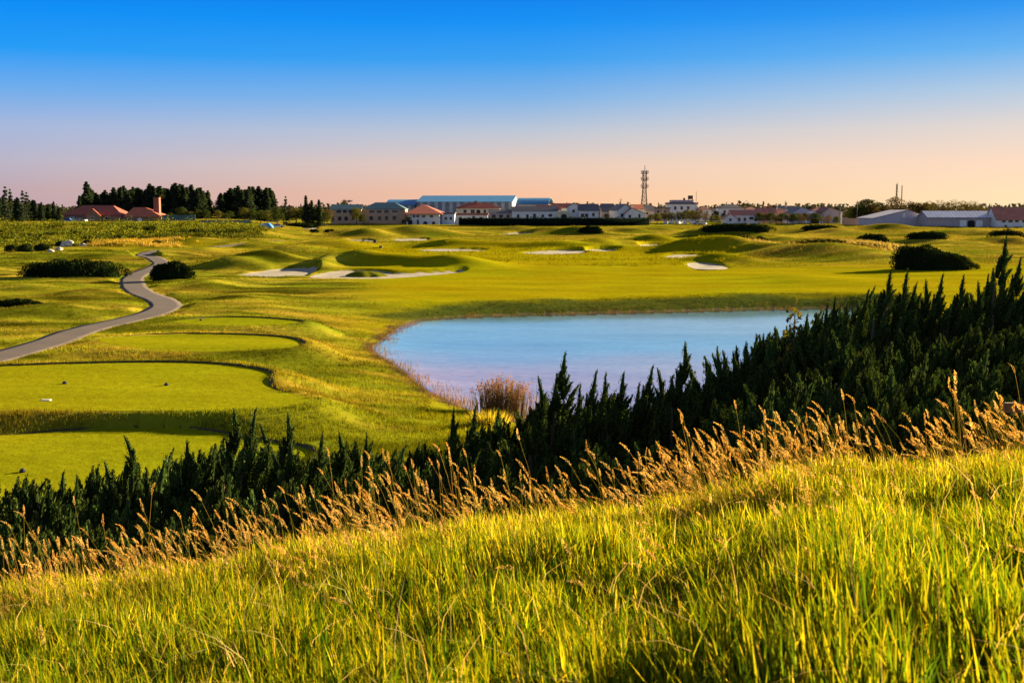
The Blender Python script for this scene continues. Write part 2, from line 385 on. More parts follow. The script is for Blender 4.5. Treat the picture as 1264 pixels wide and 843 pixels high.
M = dict(
    turf=ground_material(), water=water_material(),
    sand=plain('bunker_sand', (.25, .215, .18), .95, .14, .5, .5, 4), path=plain('path_asphalt', (.074, .054, .048), .9, .22, .25, .3, 12),
    edge=plain('cut_turf_edge', (.045, .038, .012), 1.0, .4, 2.5), juniper=leafy('juniper_scales', None, .10, .3, .6, (1.1, 1.1, .5)), bark=plain('bark', (.09, .06, .04), .95, .4, 6, .6, 10),
    grass=leafy('grass_blades', None, .55, .25, .5, (1.3, 1.2, .5), 0.0), rough=leafy('rough_blades', None, .35, .25, .5, (1.2, 1.1, .5)), seed=leafy('grass_seed_heads', None, .45, .2, 3, (1.2, 1.0, .6)),
    leaf=leafy('tree_leaves', None, .3, .3, .5), reed=leafy('reeds', None, .35, .3, 2, (1.2, 1, .7)),
    white=plain('white_render', (.66, .64, .62), .85, .1, .6), cream=plain('cream_render', (.60, .52, .38), .85, .12, .6), tan=plain('tan_render', (.46, .29, .18), .9, .15, .6),
    blueish=plain('pale_blue_render', (.48, .55, .70), .8, .1, .6), greywall=plain('grey_render', (.38, .32, .32), .9, .15, .5), brownwall=plain('brown_brick', (.22, .13, .09), .9, .25, .8),
    lilac=plain('lilac_sheet_wall', (.47, .41, .45), .7, .1, .4),
    redroof=striped('red_tiles', (.30, .060, .034), (.24, .048, .028), 2, .5, .8), orangeroof=striped('orange_red_tiles', (.44, .10, .045), (.36, .08, .036), 2, .5, .8),
    brownroof=striped('brown_tiles', (.24, .075, .055), (.19, .06, .045), 2, .5, .8), greyroof=striped('grey_tiles', (.12, .105, .12), (.09, .08, .09), 2, .5, .8),
    tealroof=striped('teal_sheet_roof', (.075, .15, .15), (.06, .12, .125), 0, 1.2, .6), blueroof=striped('blue_sheet_roof', (.02, .16, .36), (.018, .13, .31), 0, 2.0, .55),
    paleroof=striped('pale_sheet_roof', (.62, .60, .68), (.5, .49, .57), 0, 1.5, .45), clad=striped('ribbed_white_cladding', (.40, .40, .42), (.17, .19, .22), 0, 4.5, .7, 0, .45),
    pinkroof=striped('faded_red_tiles', (.42, .15, .10), (.35, .12, .08), 2, .5, .8),
    glass=plain('window_glass', (.02, .025, .03), .12, .1, 1, spec=.5), dark=plain('dark_opening', (.02, .018, .018), .9), frame=plain('window_frame', (.5, .48, .46), .6),
    steel=plain('tower_steel', (.06, .03, .025), .6, .2, 2), pole=plain('grey_pole', (.16, .14, .13), .7), tyre=plain('tyre', (.02, .02, .02), .9), wood=plain('weathered_wood', (.15, .085, .045), .9, .3, 5, .4, 20),
    carwhite=plain('white_car_paint', (.42, .42, .42), .3, .03), carblue=plain('blue_car_paint', (.10, .22, .45), .3, .03), tarp=plain('blue_tarp', (.04, .22, .50), .5, .2, 1.5, .4, 3),
    net=plain('green_screen_cloth', (.06, .12, .11), .8, .25, .6), rock=plain('pale_rock', (.42, .38, .36), .9, .25, 2, .8, 4), marker=plain('marker_paint', (.025, .02, .02), .5), markwhite=plain('white_marker', (.75, .72, .68), .5),
    brick=plain('chimney_brick', (.22, .09, .065), .9, .25, 1.2), wallbrown=plain('low_block_wall', (.30, .21, .17), .9, .2, .7),
)

# ------------------------------------------------------------------ the ground
def zone_tone(X, Y, Z):
    """what grows where: mown fairway, rough, golden dry grass, pond bed"""
    fair = np.array([.198, .172, .003]); rough = np.array([.105, .112, .006]); gold = np.array([.27, .19, .022]); bank = np.array([.060, .072, .012])
    u = X / np.maximum(Y, 5) * F + CX
    n1 = wav(X, Y, 9, 2, ax=2.0); n2 = wav(X, Y, 3.0, 14, ax=2.2); n3 = wav(X, Y, 40, 30, ax=1.6)
    left = smooth(-2, -14, X + 0.17 * Y - 14 + 2 * n1) * smooth(330, 240, Y)
    near = smooth(112, 88, Y + 4 * n1) * smooth(560, 500, u)
    farr = smooth(270, 320, Y + 26 * n3 + 9 * n1)
    rgt = smooth(880, 960, u + 20 * n1) * smooth(196, 222, Y + 6 * n2)
    rr = np.clip(np.maximum(np.maximum(left, near), np.maximum(farr * .95, rgt)), 0, 1)
    g = np.clip(.35 + .5 * n1 + .35 * n2, 0, 1)
    g = np.clip(g + farr * (.25 + .5 * wav(X, Y, 13, 12, ax=2.4)) + rgt * .2, 0, 1)
    c_r = (rough + (gold - rough) * (g ** 1.5)[..., None] * .75) * (1 + .28 * wav(X, Y, 4.5, 22, ax=2.6) + left * .38 * wav(X, Y, 5.5, 31, ax=4))[..., None].clip(.35, 1.7)
    mow = (0.06 * np.sin((Y * .9 + .12 * X + 2 * wav(X, Y, 30, 5)) * .55))[..., None]
    c = fair * (1 + mow) * (1 - rr[..., None]) + c_r * rr[..., None]
    s = sdf(pond, X, Y, 30)
    bk = smooth(5.5, 3.0, s + .8 * n2) * smooth(112, 124, Y)
    c = c * (1 - bk[..., None]) + bank * bk[..., None]
    edge = smooth(1.2, .2, s + .35 * n2) * smooth(122, 112, Y)
    c = c * (1 - edge[..., None]) + np.array([.055, .04, .016]) * edge[..., None]
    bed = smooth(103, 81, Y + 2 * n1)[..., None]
    cb = np.array([.80, .56, .46]) * bed + np.array([.34, .64, .88]) * (1 - bed)  # pink sand near shore; farther bed painted blue for absorbed light and reflected sky
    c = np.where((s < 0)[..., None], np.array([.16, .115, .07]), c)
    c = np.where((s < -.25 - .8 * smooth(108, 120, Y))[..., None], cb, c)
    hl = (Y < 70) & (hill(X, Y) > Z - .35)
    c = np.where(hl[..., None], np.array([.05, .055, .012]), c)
    return c
def ring_radii():
    r = [.4]
    while r[-1] < 640: r.append(r[-1] + max(.16, min(.0062 * r[-1], 3.2)))
    while r[-1] < 9000: r.append(r[-1] * 1.13)
    return np.array(r)
rr_ = ring_radii()
ang = np.concatenate([np.arange(-180, -40, 4.0), np.arange(-40, -28, .5), np.arange(-28, 28, .062), np.arange(28, 40, .5), np.arange(40, 180, 4.0)])
A_, R_ = np.meshgrid(np.radians(ang), rr_)
GX = (R_ * np.sin(A_)).ravel(); GY = (R_ * np.cos(A_)).ravel()
GZ = ground(GX, GY)
na, nr = len(ang), len(rr_)
ii = np.arange(nr - 1)[:, None] * na + np.arange(na)[None, :]
jj = np.arange(nr - 1)[:, None] * na + (np.arange(na)[None, :] + 1) % na
quads = np.stack([ii, jj, jj + na, ii + na], -1).reshape(-1, 4)
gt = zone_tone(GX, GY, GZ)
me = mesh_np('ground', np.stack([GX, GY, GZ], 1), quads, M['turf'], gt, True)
tag(link('ground', me), kind='structure')

def fill(poly, rings=14, dz=.03, up=None):
    """a sheet over the ground inside an outline"""
    c = poly.mean(0); n = len(poly); V = []; T = []
    ts = np.linspace(0, 1, rings + 1)[1:]
    P2 = np.concatenate([[c]] + [c + (poly - c) * t for t in ts])
    z = ground(P2[:, 0], P2[:, 1], True) + dz if up is None else np.full(len(P2), up)
    V = np.column_stack([P2, z])
    for i in range(n): T.append((0, 1 + i, 1 + (i + 1) % n, 0))
    tri = [t[:3] for t in T]
    for r in range(rings - 1):
        a = 1 + r * n; b = 1 + (r + 1) * n
        for i in range(n):
            j = (i + 1) % n; tri += [(a + i, b + i, b + j), (a + i, b + j, a + j)]
    tri = np.array(tri); x_, y_ = poly[:, 0], poly[:, 1]
    if (x_ * np.roll(y_, -1) - y_ * np.roll(x_, -1)).sum() < 0: tri = tri[:, ::-1]
    return V, tri
from mathutils.geometry import tessellate_polygon
V = np.column_stack([pond, np.full(len(pond), WL)]); T = np.array(tessellate_polygon([[Vector(p) for p in V]]))
if np.cross(V[T[0][1]] - V[T[0][0]], V[T[0][2]] - V[T[0][0]])[2] < 0: T = T[:, ::-1]
tag(link('pond_water', mesh_np('pond_water', V, T, M['water'])), kind='structure')
for nm, poly in SAND:
    V, T = fill(poly, 12, .06); tag(link('sand_bunker', mesh_np('sand_bunker', V, T, M['sand'], None, True)), kind='structure')
for poly, lev in TEES:
    V, T = fill(poly, 10, .012, up=lev + .012)
    X, Y = V[:, 0], V[:, 1]
    tone = np.array([.172, .172, .004]) * (1 + .05 * wav(X, Y, 2.5, 6, ax=3)[:, None])
    tag(link('tee_lawn', mesh_np('tee_lawn', V, T, M['turf'], tone, True)), kind='structure')
for poly, lev in TEES:
    bk = tee_back(poly, poly[:, 0], poly[:, 1]); c = poly.mean(0); V = []; Q = []; n = len(poly)
    for p, b in zip(poly, bk):
        o = (p - c) / np.linalg.norm(p - c)
        V += [(p[0], p[1], lev - .05), (p[0] + o[0] * .06, p[1] + o[1] * .06, lev + LIP * float(b) - .02 * (1 - float(b))), (p[0] + o[0] * .5, p[1] + o[1] * .5, lev + LIP * float(b) - .05)]
    for i in range(n):
        j = (i + 1) % n
        if bk[i] > .02 or bk[j] > .02: Q += [(3 * i, 3 * j, 3 * j + 1, 3 * i + 1), (3 * i + 1, 3 * j + 1, 3 * j + 2, 3 * i + 2)]
    tag(link('tee_edge', mesh_np('tee_edge', np.array(V), np.array(Q), M['edge'])), kind='structure')
def ribbon():
    t = np.gradient(path_c, axis=0); t /= np.linalg.norm(t, axis=1)[:, None]; nrm = np.stack([-t[:, 1], t[:, 0]], 1)
    ks = np.linspace(-1, 1, 7); V = []
    for k in ks:
        wob = PATH_W * k + (.12 * wav(path_c[:, 0], path_c[:, 1], 3, 8) if abs(k) == 1 else 0)
        p = path_c + nrm * np.reshape(wob, (-1, 1)) * np.ones((len(path_c), 1))
        z = ground(p[:, 0], p[:, 1]) + .025
        V.append(np.column_stack([p, z]))
    e0 = V[0].copy(); e0[:, 2] -= .25; e1 = V[-1].copy(); e1[:, 2] -= .25
    V = [e0] + V + [e1]; n = len(path_c); Q = []
    for k in range(len(V) - 1):
        for i in range(n - 1): Q.append((k * n + i, k * n + i + 1, (k + 1) * n + i + 1, (k + 1) * n + i))
    return np.concatenate(V), np.array(Q)
V, Q = ribbon(); tag(link('cart_path', mesh_np('cart_path', V, Q, M['path'], None, True)), kind='structure')

# a small grassy hump standing in the wide bunker
def hump(px, py, wx, wy, h):
    c = G(px, py); k = 40; V = [(0, 0, h)]; T = []
    for r in range(1, 9):
        q = r / 8
        for i in range(k):
            a = 6.2832 * i / k; wob = 1 + .12 * math.sin(3 * a + 1) + .06 * math.sin(7 * a)
            V.append((wx * q * wob * math.cos(a), wy * q * wob * math.sin(a), h * (1 - q ** 2.4) - (.25 if r == 8 else 0)))
    for i in range(k): T.append((0, 1 + i, 1 + (i + 1) % k))
    for r in range(7):
        for i in range(k):
            j = (i + 1) % k; a, b = 1 + r * k, 1 + (r + 1) * k; T += [(a + i, b + i, b + j), (a + i, b + j, a + j)]
    V = np.array(V); tone = np.tile(np.array([.10, .105, .008]), (len(V), 1))
    tag(link('grass_mound', mesh_np('grass_mound', V, T, M['turf'], tone, True), None, (c[0], c[1], gz(*c) - .02)), kind='structure')
hump(450, 339.3, 3.6, 2.6, .95)

# ------------------------------------------------------------------ blades, tufts and seed heads
def blades(base, h, w, lean, az, tone, seg=3, face=None):
    """curved strips, all at once: base (n,3), height, width, lean (metres at the tip), direction of lean"""
    n = len(base); lv = np.linspace(0, 1, seg + 1)
    fa = rng.uniform(0, 6.2832, n) if face is None else face
    wx, wy = np.cos(fa), np.sin(fa)
    V = np.zeros((n, 2 * seg + 1, 3), np.float32)
    for i, t in enumerate(lv):
        off = lean * t ** 2; cx = base[:, 0] + np.cos(az) * off; cy = base[:, 1] + np.sin(az) * off; cz = base[:, 2] + h * t * (1 - .18 * t * np.abs(lean) / np.maximum(h, .01))
        if i == seg: V[:, 2 * i] = np.stack([cx, cy, cz], 1)
        else:
            hw = w * .5 * (1, .9, .65, .4)[i] if seg == 3 else w * .5 * (1 - .6 * t)
            V[:, 2 * i] = np.stack([cx - wx * hw, cy - wy * hw, cz], 1); V[:, 2 * i + 1] = np.stack([cx + wx * hw, cy + wy * hw, cz], 1)
    T = []
    for i in range(seg):
        a = 2 * i
        if i < seg - 1: T += [(a, a + 1, a + 3), (a, a + 3, a + 2)]
        else: T += [(a, a + 1, a + 2)]
    T = (np.arange(n)[:, None, None] * (2 * seg + 1) + np.array(T)[None]).reshape(-1, 3)
    return V.reshape(-1, 3), T, np.repeat(tone, 2 * seg + 1, 0)
def pick(cols, p, n):
    c = np.array(cols)[rng.choice(len(cols), n, p=p)]
    return c * rng.uniform(.75, 1.25, (n, 1)) * rng.uniform(.94, 1.06, (n, 3))

# foreground: the tall grass on the near slope
n = 300000
y = 1.9 + 11.2 * rng.power(1.55, n); x = rng.uniform(-1, 1, n) * (.60 * y + 1.8)
keep = (rng.uniform(0, 1, n) < (1 - .75 * smooth(9.8, 12.4, y))) & (rng.uniform(-1.5, .75, n) < wav(x, y, .33, 26) + .3 * wav(x, y, .8, 33) + .35 + .7 * smooth(5, 9, y)); x, y = x[keep], y[keep]; n = len(x)
z = ground(x, y)
pat = wav(x, y, 1.1, 4); pat2 = wav(x, y, .5, 21)
h = (.25 + .07 * pat + .05 * pat2 + .05 * wav(x, y, .33, 26) + rng.normal(0, .055, n)).clip(.09, .5)
dry = smooth(6.6, 10.2, y + .9 * pat2)
tone = pick([(.068, .108, .004), (.150, .158, .005), (.034, .068, .005), (.26, .21, .008)], [.28, .34, .18, .20], n)
gold = pick([(.36, .30, .022), (.42, .31, .05), (.27, .26, .015)], [.45, .2, .35], n)
kk = (rng.uniform(0, 1, n) < (.04 + .58 * dry))[:, None]
tone = np.where(kk, gold * 1.1, tone * 1.15)
w = rng.uniform(.0065, .0155, n) * (1 + .015 * y)
V, T, C = blades(np.stack([x, y, z - .02], 1), h, w, np.abs(rng.normal(0, .085, n)) + .01, np.where(rng.uniform(0, 1, n) < .55, rng.normal(2.9, .7, n), rng.uniform(0, 6.28, n)), tone)
tag(link('foreground_grass', mesh_np('foreground_grass', V, T, M['grass'], C)), 'tall sunlit green and golden grass covering the near slope', 'grass', kind='stuff')
# fallen dry straws lying over the blades
n = 900
y = rng.uniform(2.6, 10.5, n); x = rng.uniform(-1, 1, n) * (.55 * y + 1.2); z = ground(x, y) + .10 + rng.uniform(0, .15, n)
V, T, C = blades(np.stack([x, y, z], 1), rng.uniform(.08, .4, n), rng.uniform(.003, .006, n), rng.uniform(.1, .5, n), rng.uniform(0, 6.28, n), pick([(.50, .38, .17), (.42, .30, .10)], [.5, .5], n))
tag(link('dry_straws', mesh_np('dry_straws', V, T, M['seed'], C)), 'pale dry straws lying among the green blades', 'straw', kind='stuff')

def seed_stalks(x, y, H, headlen, lean, az):
    n = len(x); z = ground(x, y)
    base = np.stack([x, y, z], 1)
    # stalk
    lv = np.linspace(0, 1, 5); pts = []
    for t in lv:
        o = lean * t ** 1.8
        pts.append(np.stack([x + np.cos(az) * o, y + np.sin(az) * o, z + H * t - .25 * np.abs(lean) * t ** 3], 1))
    V = []; T = []; C = []; off = 0
    for wdir in ((1, 0), (0, 1)):
        hw = .0013
        vs = np.zeros((n, 10, 3))
        for i in range(5):
            vs[:, 2 * i] = pts[i] - np.array([wdir[0] * hw, wdir[1] * hw, 0]); vs[:, 2 * i + 1] = pts[i] + np.array([wdir[0] * hw, wdir[1] * hw, 0])
        t = []
        for i in range(4): t += [(2 * i, 2 * i + 1, 2 * i + 3), (2 * i, 2 * i + 3, 2 * i + 2)]
        T.append((np.arange(n)[:, None, None] * 10 + np.array(t)[None]).reshape(-1, 3) + off); V.append(vs.reshape(-1, 3)); off += n * 10
        C.append(np.repeat(pick([(.22, .20, .03), (.32, .23, .06)], [.6, .4], n), 10, 0))
    d = pts[4] - pts[3]; d /= np.linalg.norm(d, axis=1)[:, None]
    side = np.cross(d, np.array([0, 1, .2])); side /= np.linalg.norm(side, axis=1)[:, None]; up2 = np.cross(side, d)
    hc = pick([(.50, .30, .085), (.54, .36, .13), (.45, .25, .06), (.40, .28, .08)], [.35, .3, .2, .15], n)
    K = 30
    tip = pts[4]
    bend = rng.uniform(-.25, .6, n)
    for k in range(K):
        t = (k + .5) / K; a = k * 2.4 + rng.uniform(0, .6, n)
        rad = .0068 * np.sin(np.pi * (0.10 + .86 * t) ** .8) * rng.uniform(.7, 1.3, n) * (headlen / .085) ** .5
        o = side * (np.cos(a) * rad)[:, None] + up2 * (np.sin(a) * rad)[:, None]
        ax = d + np.stack([np.cos(az), np.sin(az), -.6 * np.ones(n)], 1) * (bend * t)[:, None]
        ctr = tip + ax * (headlen * (t - .1))[:, None] + o
        dirn = d * .8 + o / np.maximum(np.linalg.norm(o, axis=1), 1e-6)[:, None] * .45
        L = rng.uniform(.009, .016, n)[:, None]
        s2 = np.cross(dirn, rng.normal(size=(n, 3))); s2 /= np.linalg.norm(s2, axis=1)[:, None]
        wd = .0036
        vs = np.stack([ctr - dirn * L * .4, ctr + s2 * wd, ctr + dirn * L * .7, ctr - s2 * wd], 1)
        V.append(vs.reshape(-1, 3)); T.append((np.arange(n)[:, None, None] * 4 + np.array([(0, 1, 2), (0, 2, 3)])[None]).reshape(-1, 3) + off); off += n * 4
        C.append(np.repeat(hc * rng.uniform(.8, 1.2, (n, 1)), 4, 0))
    return np.concatenate(V), np.concatenate(T), np.concatenate(C)
n = 4300
y = np.where(rng.uniform(0, 1, n) < .93, rng.normal(9.9, 1.0, n), rng.uniform(5, 9, n)).clip(4.6, 12.4); x = rng.uniform(-1, 1, n) * (.56 * y + 1.2)
cl = wav(x, y, .9, 2); k = rng.uniform(-1.3, 1.1, n) < cl; x, y = x[k], y[k]; n = len(x)
H = (rng.normal(.48, .15, n) + .07 * wav(x, y, .7, 15) + .3 * (rng.uniform(0, 1, n) < .03)).clip(.26, 1.0)
V, T, C = seed_stalks(x, y, H, rng.uniform(.07, .125, n), np.abs(rng.normal(.17, .08, n)), rng.normal(2.95, .5, n))
tag(link('grass_seed_heads', mesh_np('grass_seed_heads', V, T, M['seed'], C)), 'golden feathery grass heads leaning along the top of the near slope', 'seed heads', kind='stuff')

# ------------------------------------------------------------------ junipers
def shoot(L, Rr, nleaf, tw, rs, bend):
    """one flame of scale foliage: leaf sprays round a twisting axis; local z up"""
    t = rs.power(1.15, nleaf) * .97; a = rs.uniform(0, 6.2832, nleaf)
    r = Rr * (np.sin(np.pi * np.clip(.20 + .80 * t, 0, 1) ** .8)) ** .95 * rs.uniform(.55, 1.1, nleaf)
    ax = np.stack([bend[0] * t ** 2 * L + .10 * Rr * np.sin(tw + 9 * t), bend[1] * t ** 2 * L + .10 * Rr * np.cos(tw + 9 * t), t * L], 1)
    rad = np.stack([np.cos(a), np.sin(a), np.zeros(nleaf)], 1)
    ctr = ax + rad * r[:, None] * (1 + .25 * np.sin(3 * a + 14 * t + tw))[:, None]
    up = np.array([0, 0, 1.0])
    dirn = rad * rs.uniform(.1, .42, nleaf)[:, None] + up + rs.normal(0, .10, (nleaf, 3))
    dirn /= np.linalg.norm(dirn, axis=1)[:, None]
    ln = rs.uniform(.04, .085, nleaf)[:, None] * (1 - .3 * t[:, None]); wd = rs.uniform(.009, .018, nleaf)[:, None]
    s = np.cross(dirn, rad + rs.normal(0, .5, (nleaf, 3))); s /= np.linalg.norm(s, axis=1)[:, None]
    V = np.stack([ctr - dirn * ln * .35, ctr + s * wd, ctr + dirn * ln, ctr - s * wd], 1).reshape(-1, 3)
    T = (np.arange(nleaf)[:, None, None] * 4 + np.array([(0, 1, 2), (0, 2, 3)])[None]).reshape(-1, 3)
    g = np.clip(t[:, None] * .0 + rs.uniform(0, 1, (nleaf, 1)), 0, 1)
    C = np.repeat(np.array([.045, .070, .016]) * (1 - g) + np.array([.085, .112, .024]) * g, 4, 0)
    # the dense middle of the shoot
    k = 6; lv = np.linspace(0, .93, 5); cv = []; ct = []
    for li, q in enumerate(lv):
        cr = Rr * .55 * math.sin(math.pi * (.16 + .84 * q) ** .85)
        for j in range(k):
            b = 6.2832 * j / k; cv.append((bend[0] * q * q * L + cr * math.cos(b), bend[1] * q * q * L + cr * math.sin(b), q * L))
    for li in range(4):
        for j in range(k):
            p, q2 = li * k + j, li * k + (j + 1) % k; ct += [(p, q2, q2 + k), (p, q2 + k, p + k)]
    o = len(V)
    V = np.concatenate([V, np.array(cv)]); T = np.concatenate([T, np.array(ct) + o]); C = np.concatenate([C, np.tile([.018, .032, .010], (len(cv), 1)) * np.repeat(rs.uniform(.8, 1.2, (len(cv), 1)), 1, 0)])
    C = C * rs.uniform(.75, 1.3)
    return V, T, C
def frame_to(d):
    d = d / np.linalg.norm(d); x = np.cross([0, 1, 0], d); x /= np.linalg.norm(x); yv = np.cross(d, x); return np.stack([x, yv, d], 1)
def juniper_mesh(name, w, dp, h, nsh, seed, spires=7, nleaf=150):
    """a dense spreading juniper: upright twisted shoots all over a domed body"""
    rs = np.random.default_rng(seed); Vs = []; Ts = []; Cs = []; off = 0
    lib = [shoot(1.0, .15, nleaf, rs.uniform(0, 6), rs, (rs.normal(.10, .10), rs.normal(0, .10))) for _ in range(7)]
    i = 0; pts = []
    ga = 2.399963
    for i in range(nsh):
        q = (i + .5) / nsh                        # from the crown down to the skirt
        e = math.acos(1 - q * 1.0) ; a = i * ga + rs.normal(0, .15)
        lum = 1 + .13 * math.sin(2 * a + seed) + .10 * math.sin(5 * a + 3 * e + seed * 2)
        p = np.array([w * math.sin(e) * math.cos(a) * lum, dp * math.sin(e) * math.sin(a) * lum, h * (math.cos(e) ** .8 * .86 if e < 1.57 else 0) * (.9 + .1 * lum)])
        out = np.array([math.sin(e) * math.cos(a), math.sin(e) * math.sin(a), 0])
        d = out * rs.uniform(.15, .55) + np.array([.2, 0, 1.0]) + rs.normal(0, .17, 3)
        L = rs.uniform(.45, .8); pts.append((p - np.array([0, 0, L * .45]), d, L))
    for s in range(spires):
        a = rs.uniform(0, 6.28); q = rs.uniform(0, .8)
        p = np.array([w * q * math.cos(a), dp * q * math.sin(a), h * (1 - q * q) ** .4 * .84 - .25])
        pts.append((p, np.array([rs.normal(.16, .10), rs.normal(0, .08), 1.0]), rs.uniform(.65, .95)))
    for p, d, L in pts:
        V, T, C = lib[rs.integers(len(lib))]
        th = rs.uniform(0, 6.28); rot = np.array([[math.cos(th), -math.sin(th), 0], [math.sin(th), math.cos(th), 0], [0, 0, 1]])
        sw = rs.uniform(.6, .95)
        S = (V * np.array([sw, sw, L])) @ rot.T @ frame_to(d).T + p
        Vs.append(S); Ts.append(T + off); Cs.append(C * rs.uniform(.55, 1.5) * np.array([rs.uniform(.85, 1.2), 1, 1])); off += len(V)
    # inner body so that the sky does not show through
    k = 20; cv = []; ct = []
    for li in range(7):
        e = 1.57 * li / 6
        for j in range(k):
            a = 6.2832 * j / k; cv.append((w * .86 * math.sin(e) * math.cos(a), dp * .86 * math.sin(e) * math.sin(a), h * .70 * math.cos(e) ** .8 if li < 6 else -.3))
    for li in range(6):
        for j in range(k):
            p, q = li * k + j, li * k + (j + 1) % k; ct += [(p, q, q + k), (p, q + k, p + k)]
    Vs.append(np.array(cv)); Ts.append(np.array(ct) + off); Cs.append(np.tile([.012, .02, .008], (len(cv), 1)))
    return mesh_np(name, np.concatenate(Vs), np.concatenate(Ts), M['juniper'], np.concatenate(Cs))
JUN_H = (1.7, 1.85, 1.55, 2.9, 3.2, 2.7)
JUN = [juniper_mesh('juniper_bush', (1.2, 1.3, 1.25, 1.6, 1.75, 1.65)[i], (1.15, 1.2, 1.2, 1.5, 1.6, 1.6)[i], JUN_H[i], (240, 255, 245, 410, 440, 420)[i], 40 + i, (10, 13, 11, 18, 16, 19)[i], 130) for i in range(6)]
TRUNK = MB().tube((0, 0, -.3), (0, 0, .9), .09, .05, 8).tube((0, 0, .5), (.35, .1, 1.2), .05, .025, 6).tube((0, 0, .6), (-.3, -.1, 1.25), .045, .02, 6).mesh('trunk', M['bark'])
def plant_juniper(px, ptop, d, sc=1.0, label=None, top_h=None, mesh=None):
    """a juniper whose crown top shows at photograph row ptop when standing at distance d"""
    x, _, zt = P(px, ptop, d); zg = gz(x, d)
    hgt = max(.9, zt - zg); pool = (0, 1, 2) if hgt < 2.6 else (3, 4, 5); ix = random.choice(pool); me = JUN[ix]
    sz = hgt / (JUN_H[ix] + .22); sx = sc * (.35 + .65 * sz)
    o = link('juniper_bush', me, None, (x, d, zg - .1), random.uniform(-.5, .5) + (0 if random.random() < .5 else .25), (sx, sx, sz))
    t = link('trunk', TRUNK, o)
    tag(o, label, 'juniper', 'junipers planted along the near slope')
    return o
TOP = [(-60, 585), (0, 590), (50, 582), (110, 576), (170, 570), (230, 550), (290, 530), (330, 538), (380, 552), (430, 548), (500, 548), (560, 532), (610, 520), (660, 496), (720, 488), (780, 486), (840, 470), (890, 458), (930, 440), (945, 418), (968, 392), (990, 378), (1020, 366), (1060, 352), (1110, 352), (1160, 350), (1210, 342), (1270, 334), (1340, 330)]
tp = np.array(TOP, float)
def toprow(px): return float(np.interp(px, tp[:, 0], tp[:, 1])) - float(np.interp(px, [0, 500, 900, 1000, 1264], [16, 18, 14, 8, 4]))
random.seed(9)
rows = [  # distance at the left edge, at the right edge, how far below the skyline (px, left and right), spacing
    (17.0, 22.5, 0, 0, 80), (15.0, 19.3, 26, 42, 84), (13.6, 16.4, 52, 95, 90), (12.9, 14.2, 84, 150, 100)]
for ri, (dl, dr, bl, br, sp_) in enumerate(rows):
    px = -70 + 30 * ri
    while px < 1350:
        f = (px + 70) / 1420; d = dl + (dr - dl) * f + random.uniform(-.4, .4)
        pt = toprow(px) + bl + (br - bl) * f + random.uniform(-6, 8)
        where = ('below the lowest tee lawn' if px < 380 else 'between tee lawn and reeds' if px < 600 else 'in front of the pond water' if px < 960 else 'in the tall bank beside the pond')
        lay = ('along the far rim', 'behind the front shrubs', 'within the thicket', 'just behind the golden seed heads')[ri]
        plant_juniper(px, pt, d, random.uniform(.92, 1.12), f'dark spiky juniper {where}, {lay}')
        px += sp_ * random.uniform(.85, 1.15)
def spire_mesh(seed, wide, n=20, lean=.12):
    rs = np.random.default_rng(seed); Vs = []; Ts = []; Cs = []; off = 0
    lib = [shoot(1.0, .12, 120, rs.uniform(0, 6), rs, (rs.normal(.06, .08), rs.normal(0, .08))) for _ in range(4)]
    for k in range(n):
        q = (k / (n - 1)) ** .9; a = k * 2.4 + rs.normal(0, .3); r = wide * (1 - q) ** .8 * rs.uniform(.5, 1.2)
        zz = 1.45 * q; p = np.array([r * math.cos(a) + lean * q * q, r * math.sin(a), zz]); L = rs.uniform(.38, .60) * (1 - .25 * q) if k < n - 1 else .58
        d = np.array([math.cos(a) * .35 * (1 - q) + .10, math.sin(a) * .35 * (1 - q), 1.0]) + rs.normal(0, .09, 3)
        V, T, C = lib[rs.integers(4)]; sw = rs.uniform(.75, 1.15) * (1 - .35 * q)
        Vs.append((V * np.array([sw, sw, L])) @ frame_to(d).T + p); Ts.append(T + off); Cs.append(C * rs.uniform(.6, 1.4)); off += len(V)
    return mesh_np('juniper_spire', np.concatenate(Vs), np.concatenate(Ts), M['juniper'], np.concatenate(Cs))
SPIRE = spire_mesh(77, .30, 26)
SPIRES = [(683, 433, 16.5, 'tall lone juniper spire against the water just beside the brown reeds'), (830, 420, 17, 'thin ragged juniper spire against the pink edge of the pond'), (547, 503, 15.5, 'small dark juniper spire below the pond corner'),
          (572, 498, 16, 'slim dark juniper spire at the corner of the pond'), (152, 534, 15.5, 'slender juniper spire in front of the middle of the lowest tee lawn'), (1230, 292, 21, 'tallest juniper spire, reaching up to the far sheds'), (655, 462, 16.2, 'juniper spire touching the brown reeds')]
for px, pt in [(62, 580), (85, 586), (118, 566), (196, 566), (222, 540), (240, 552), (272, 503), (297, 504), (318, 520), (338, 508), (350, 540), (372, 536), (405, 530), (440, 534)]:
    SPIRES.append((px, pt, 15.6 + px * .0004 + random.uniform(-.4, .4), 'pointed juniper spire rising against the lowest tee lawn'))
for px, pt in [(705, 474), (720, 456), (737, 460), (752, 458), (775, 470), (790, 450), (803, 452), (815, 462), (862, 448), (880, 440), (893, 432), (906, 420), (930, 424), (948, 414), (985, 386), (1010, 374), (1020, 366), (1036, 372)]:
    SPIRES.append((px, pt, 16.6 + (px - 700) * .007 + random.uniform(-.4, .4), 'pointed juniper spire standing against the pond water'))
for px, pt in [(1058, 356), (1080, 333), (1098, 332), (1116, 348), (1130, 344), (1150, 337), (1172, 340), (1195, 346), (1212, 338), (1247, 316), (1262, 322)]:
    SPIRES.append((px, pt, 19.6 + (px - 1050) * .007 + random.uniform(-.4, .4), 'pointed juniper spire standing up against the bright fairway'))
SPM = [SPIRE, spire_mesh(78, .22, 20, .3), spire_mesh(79, .36, 32, .14), spire_mesh(80, .26, 22, .22)]
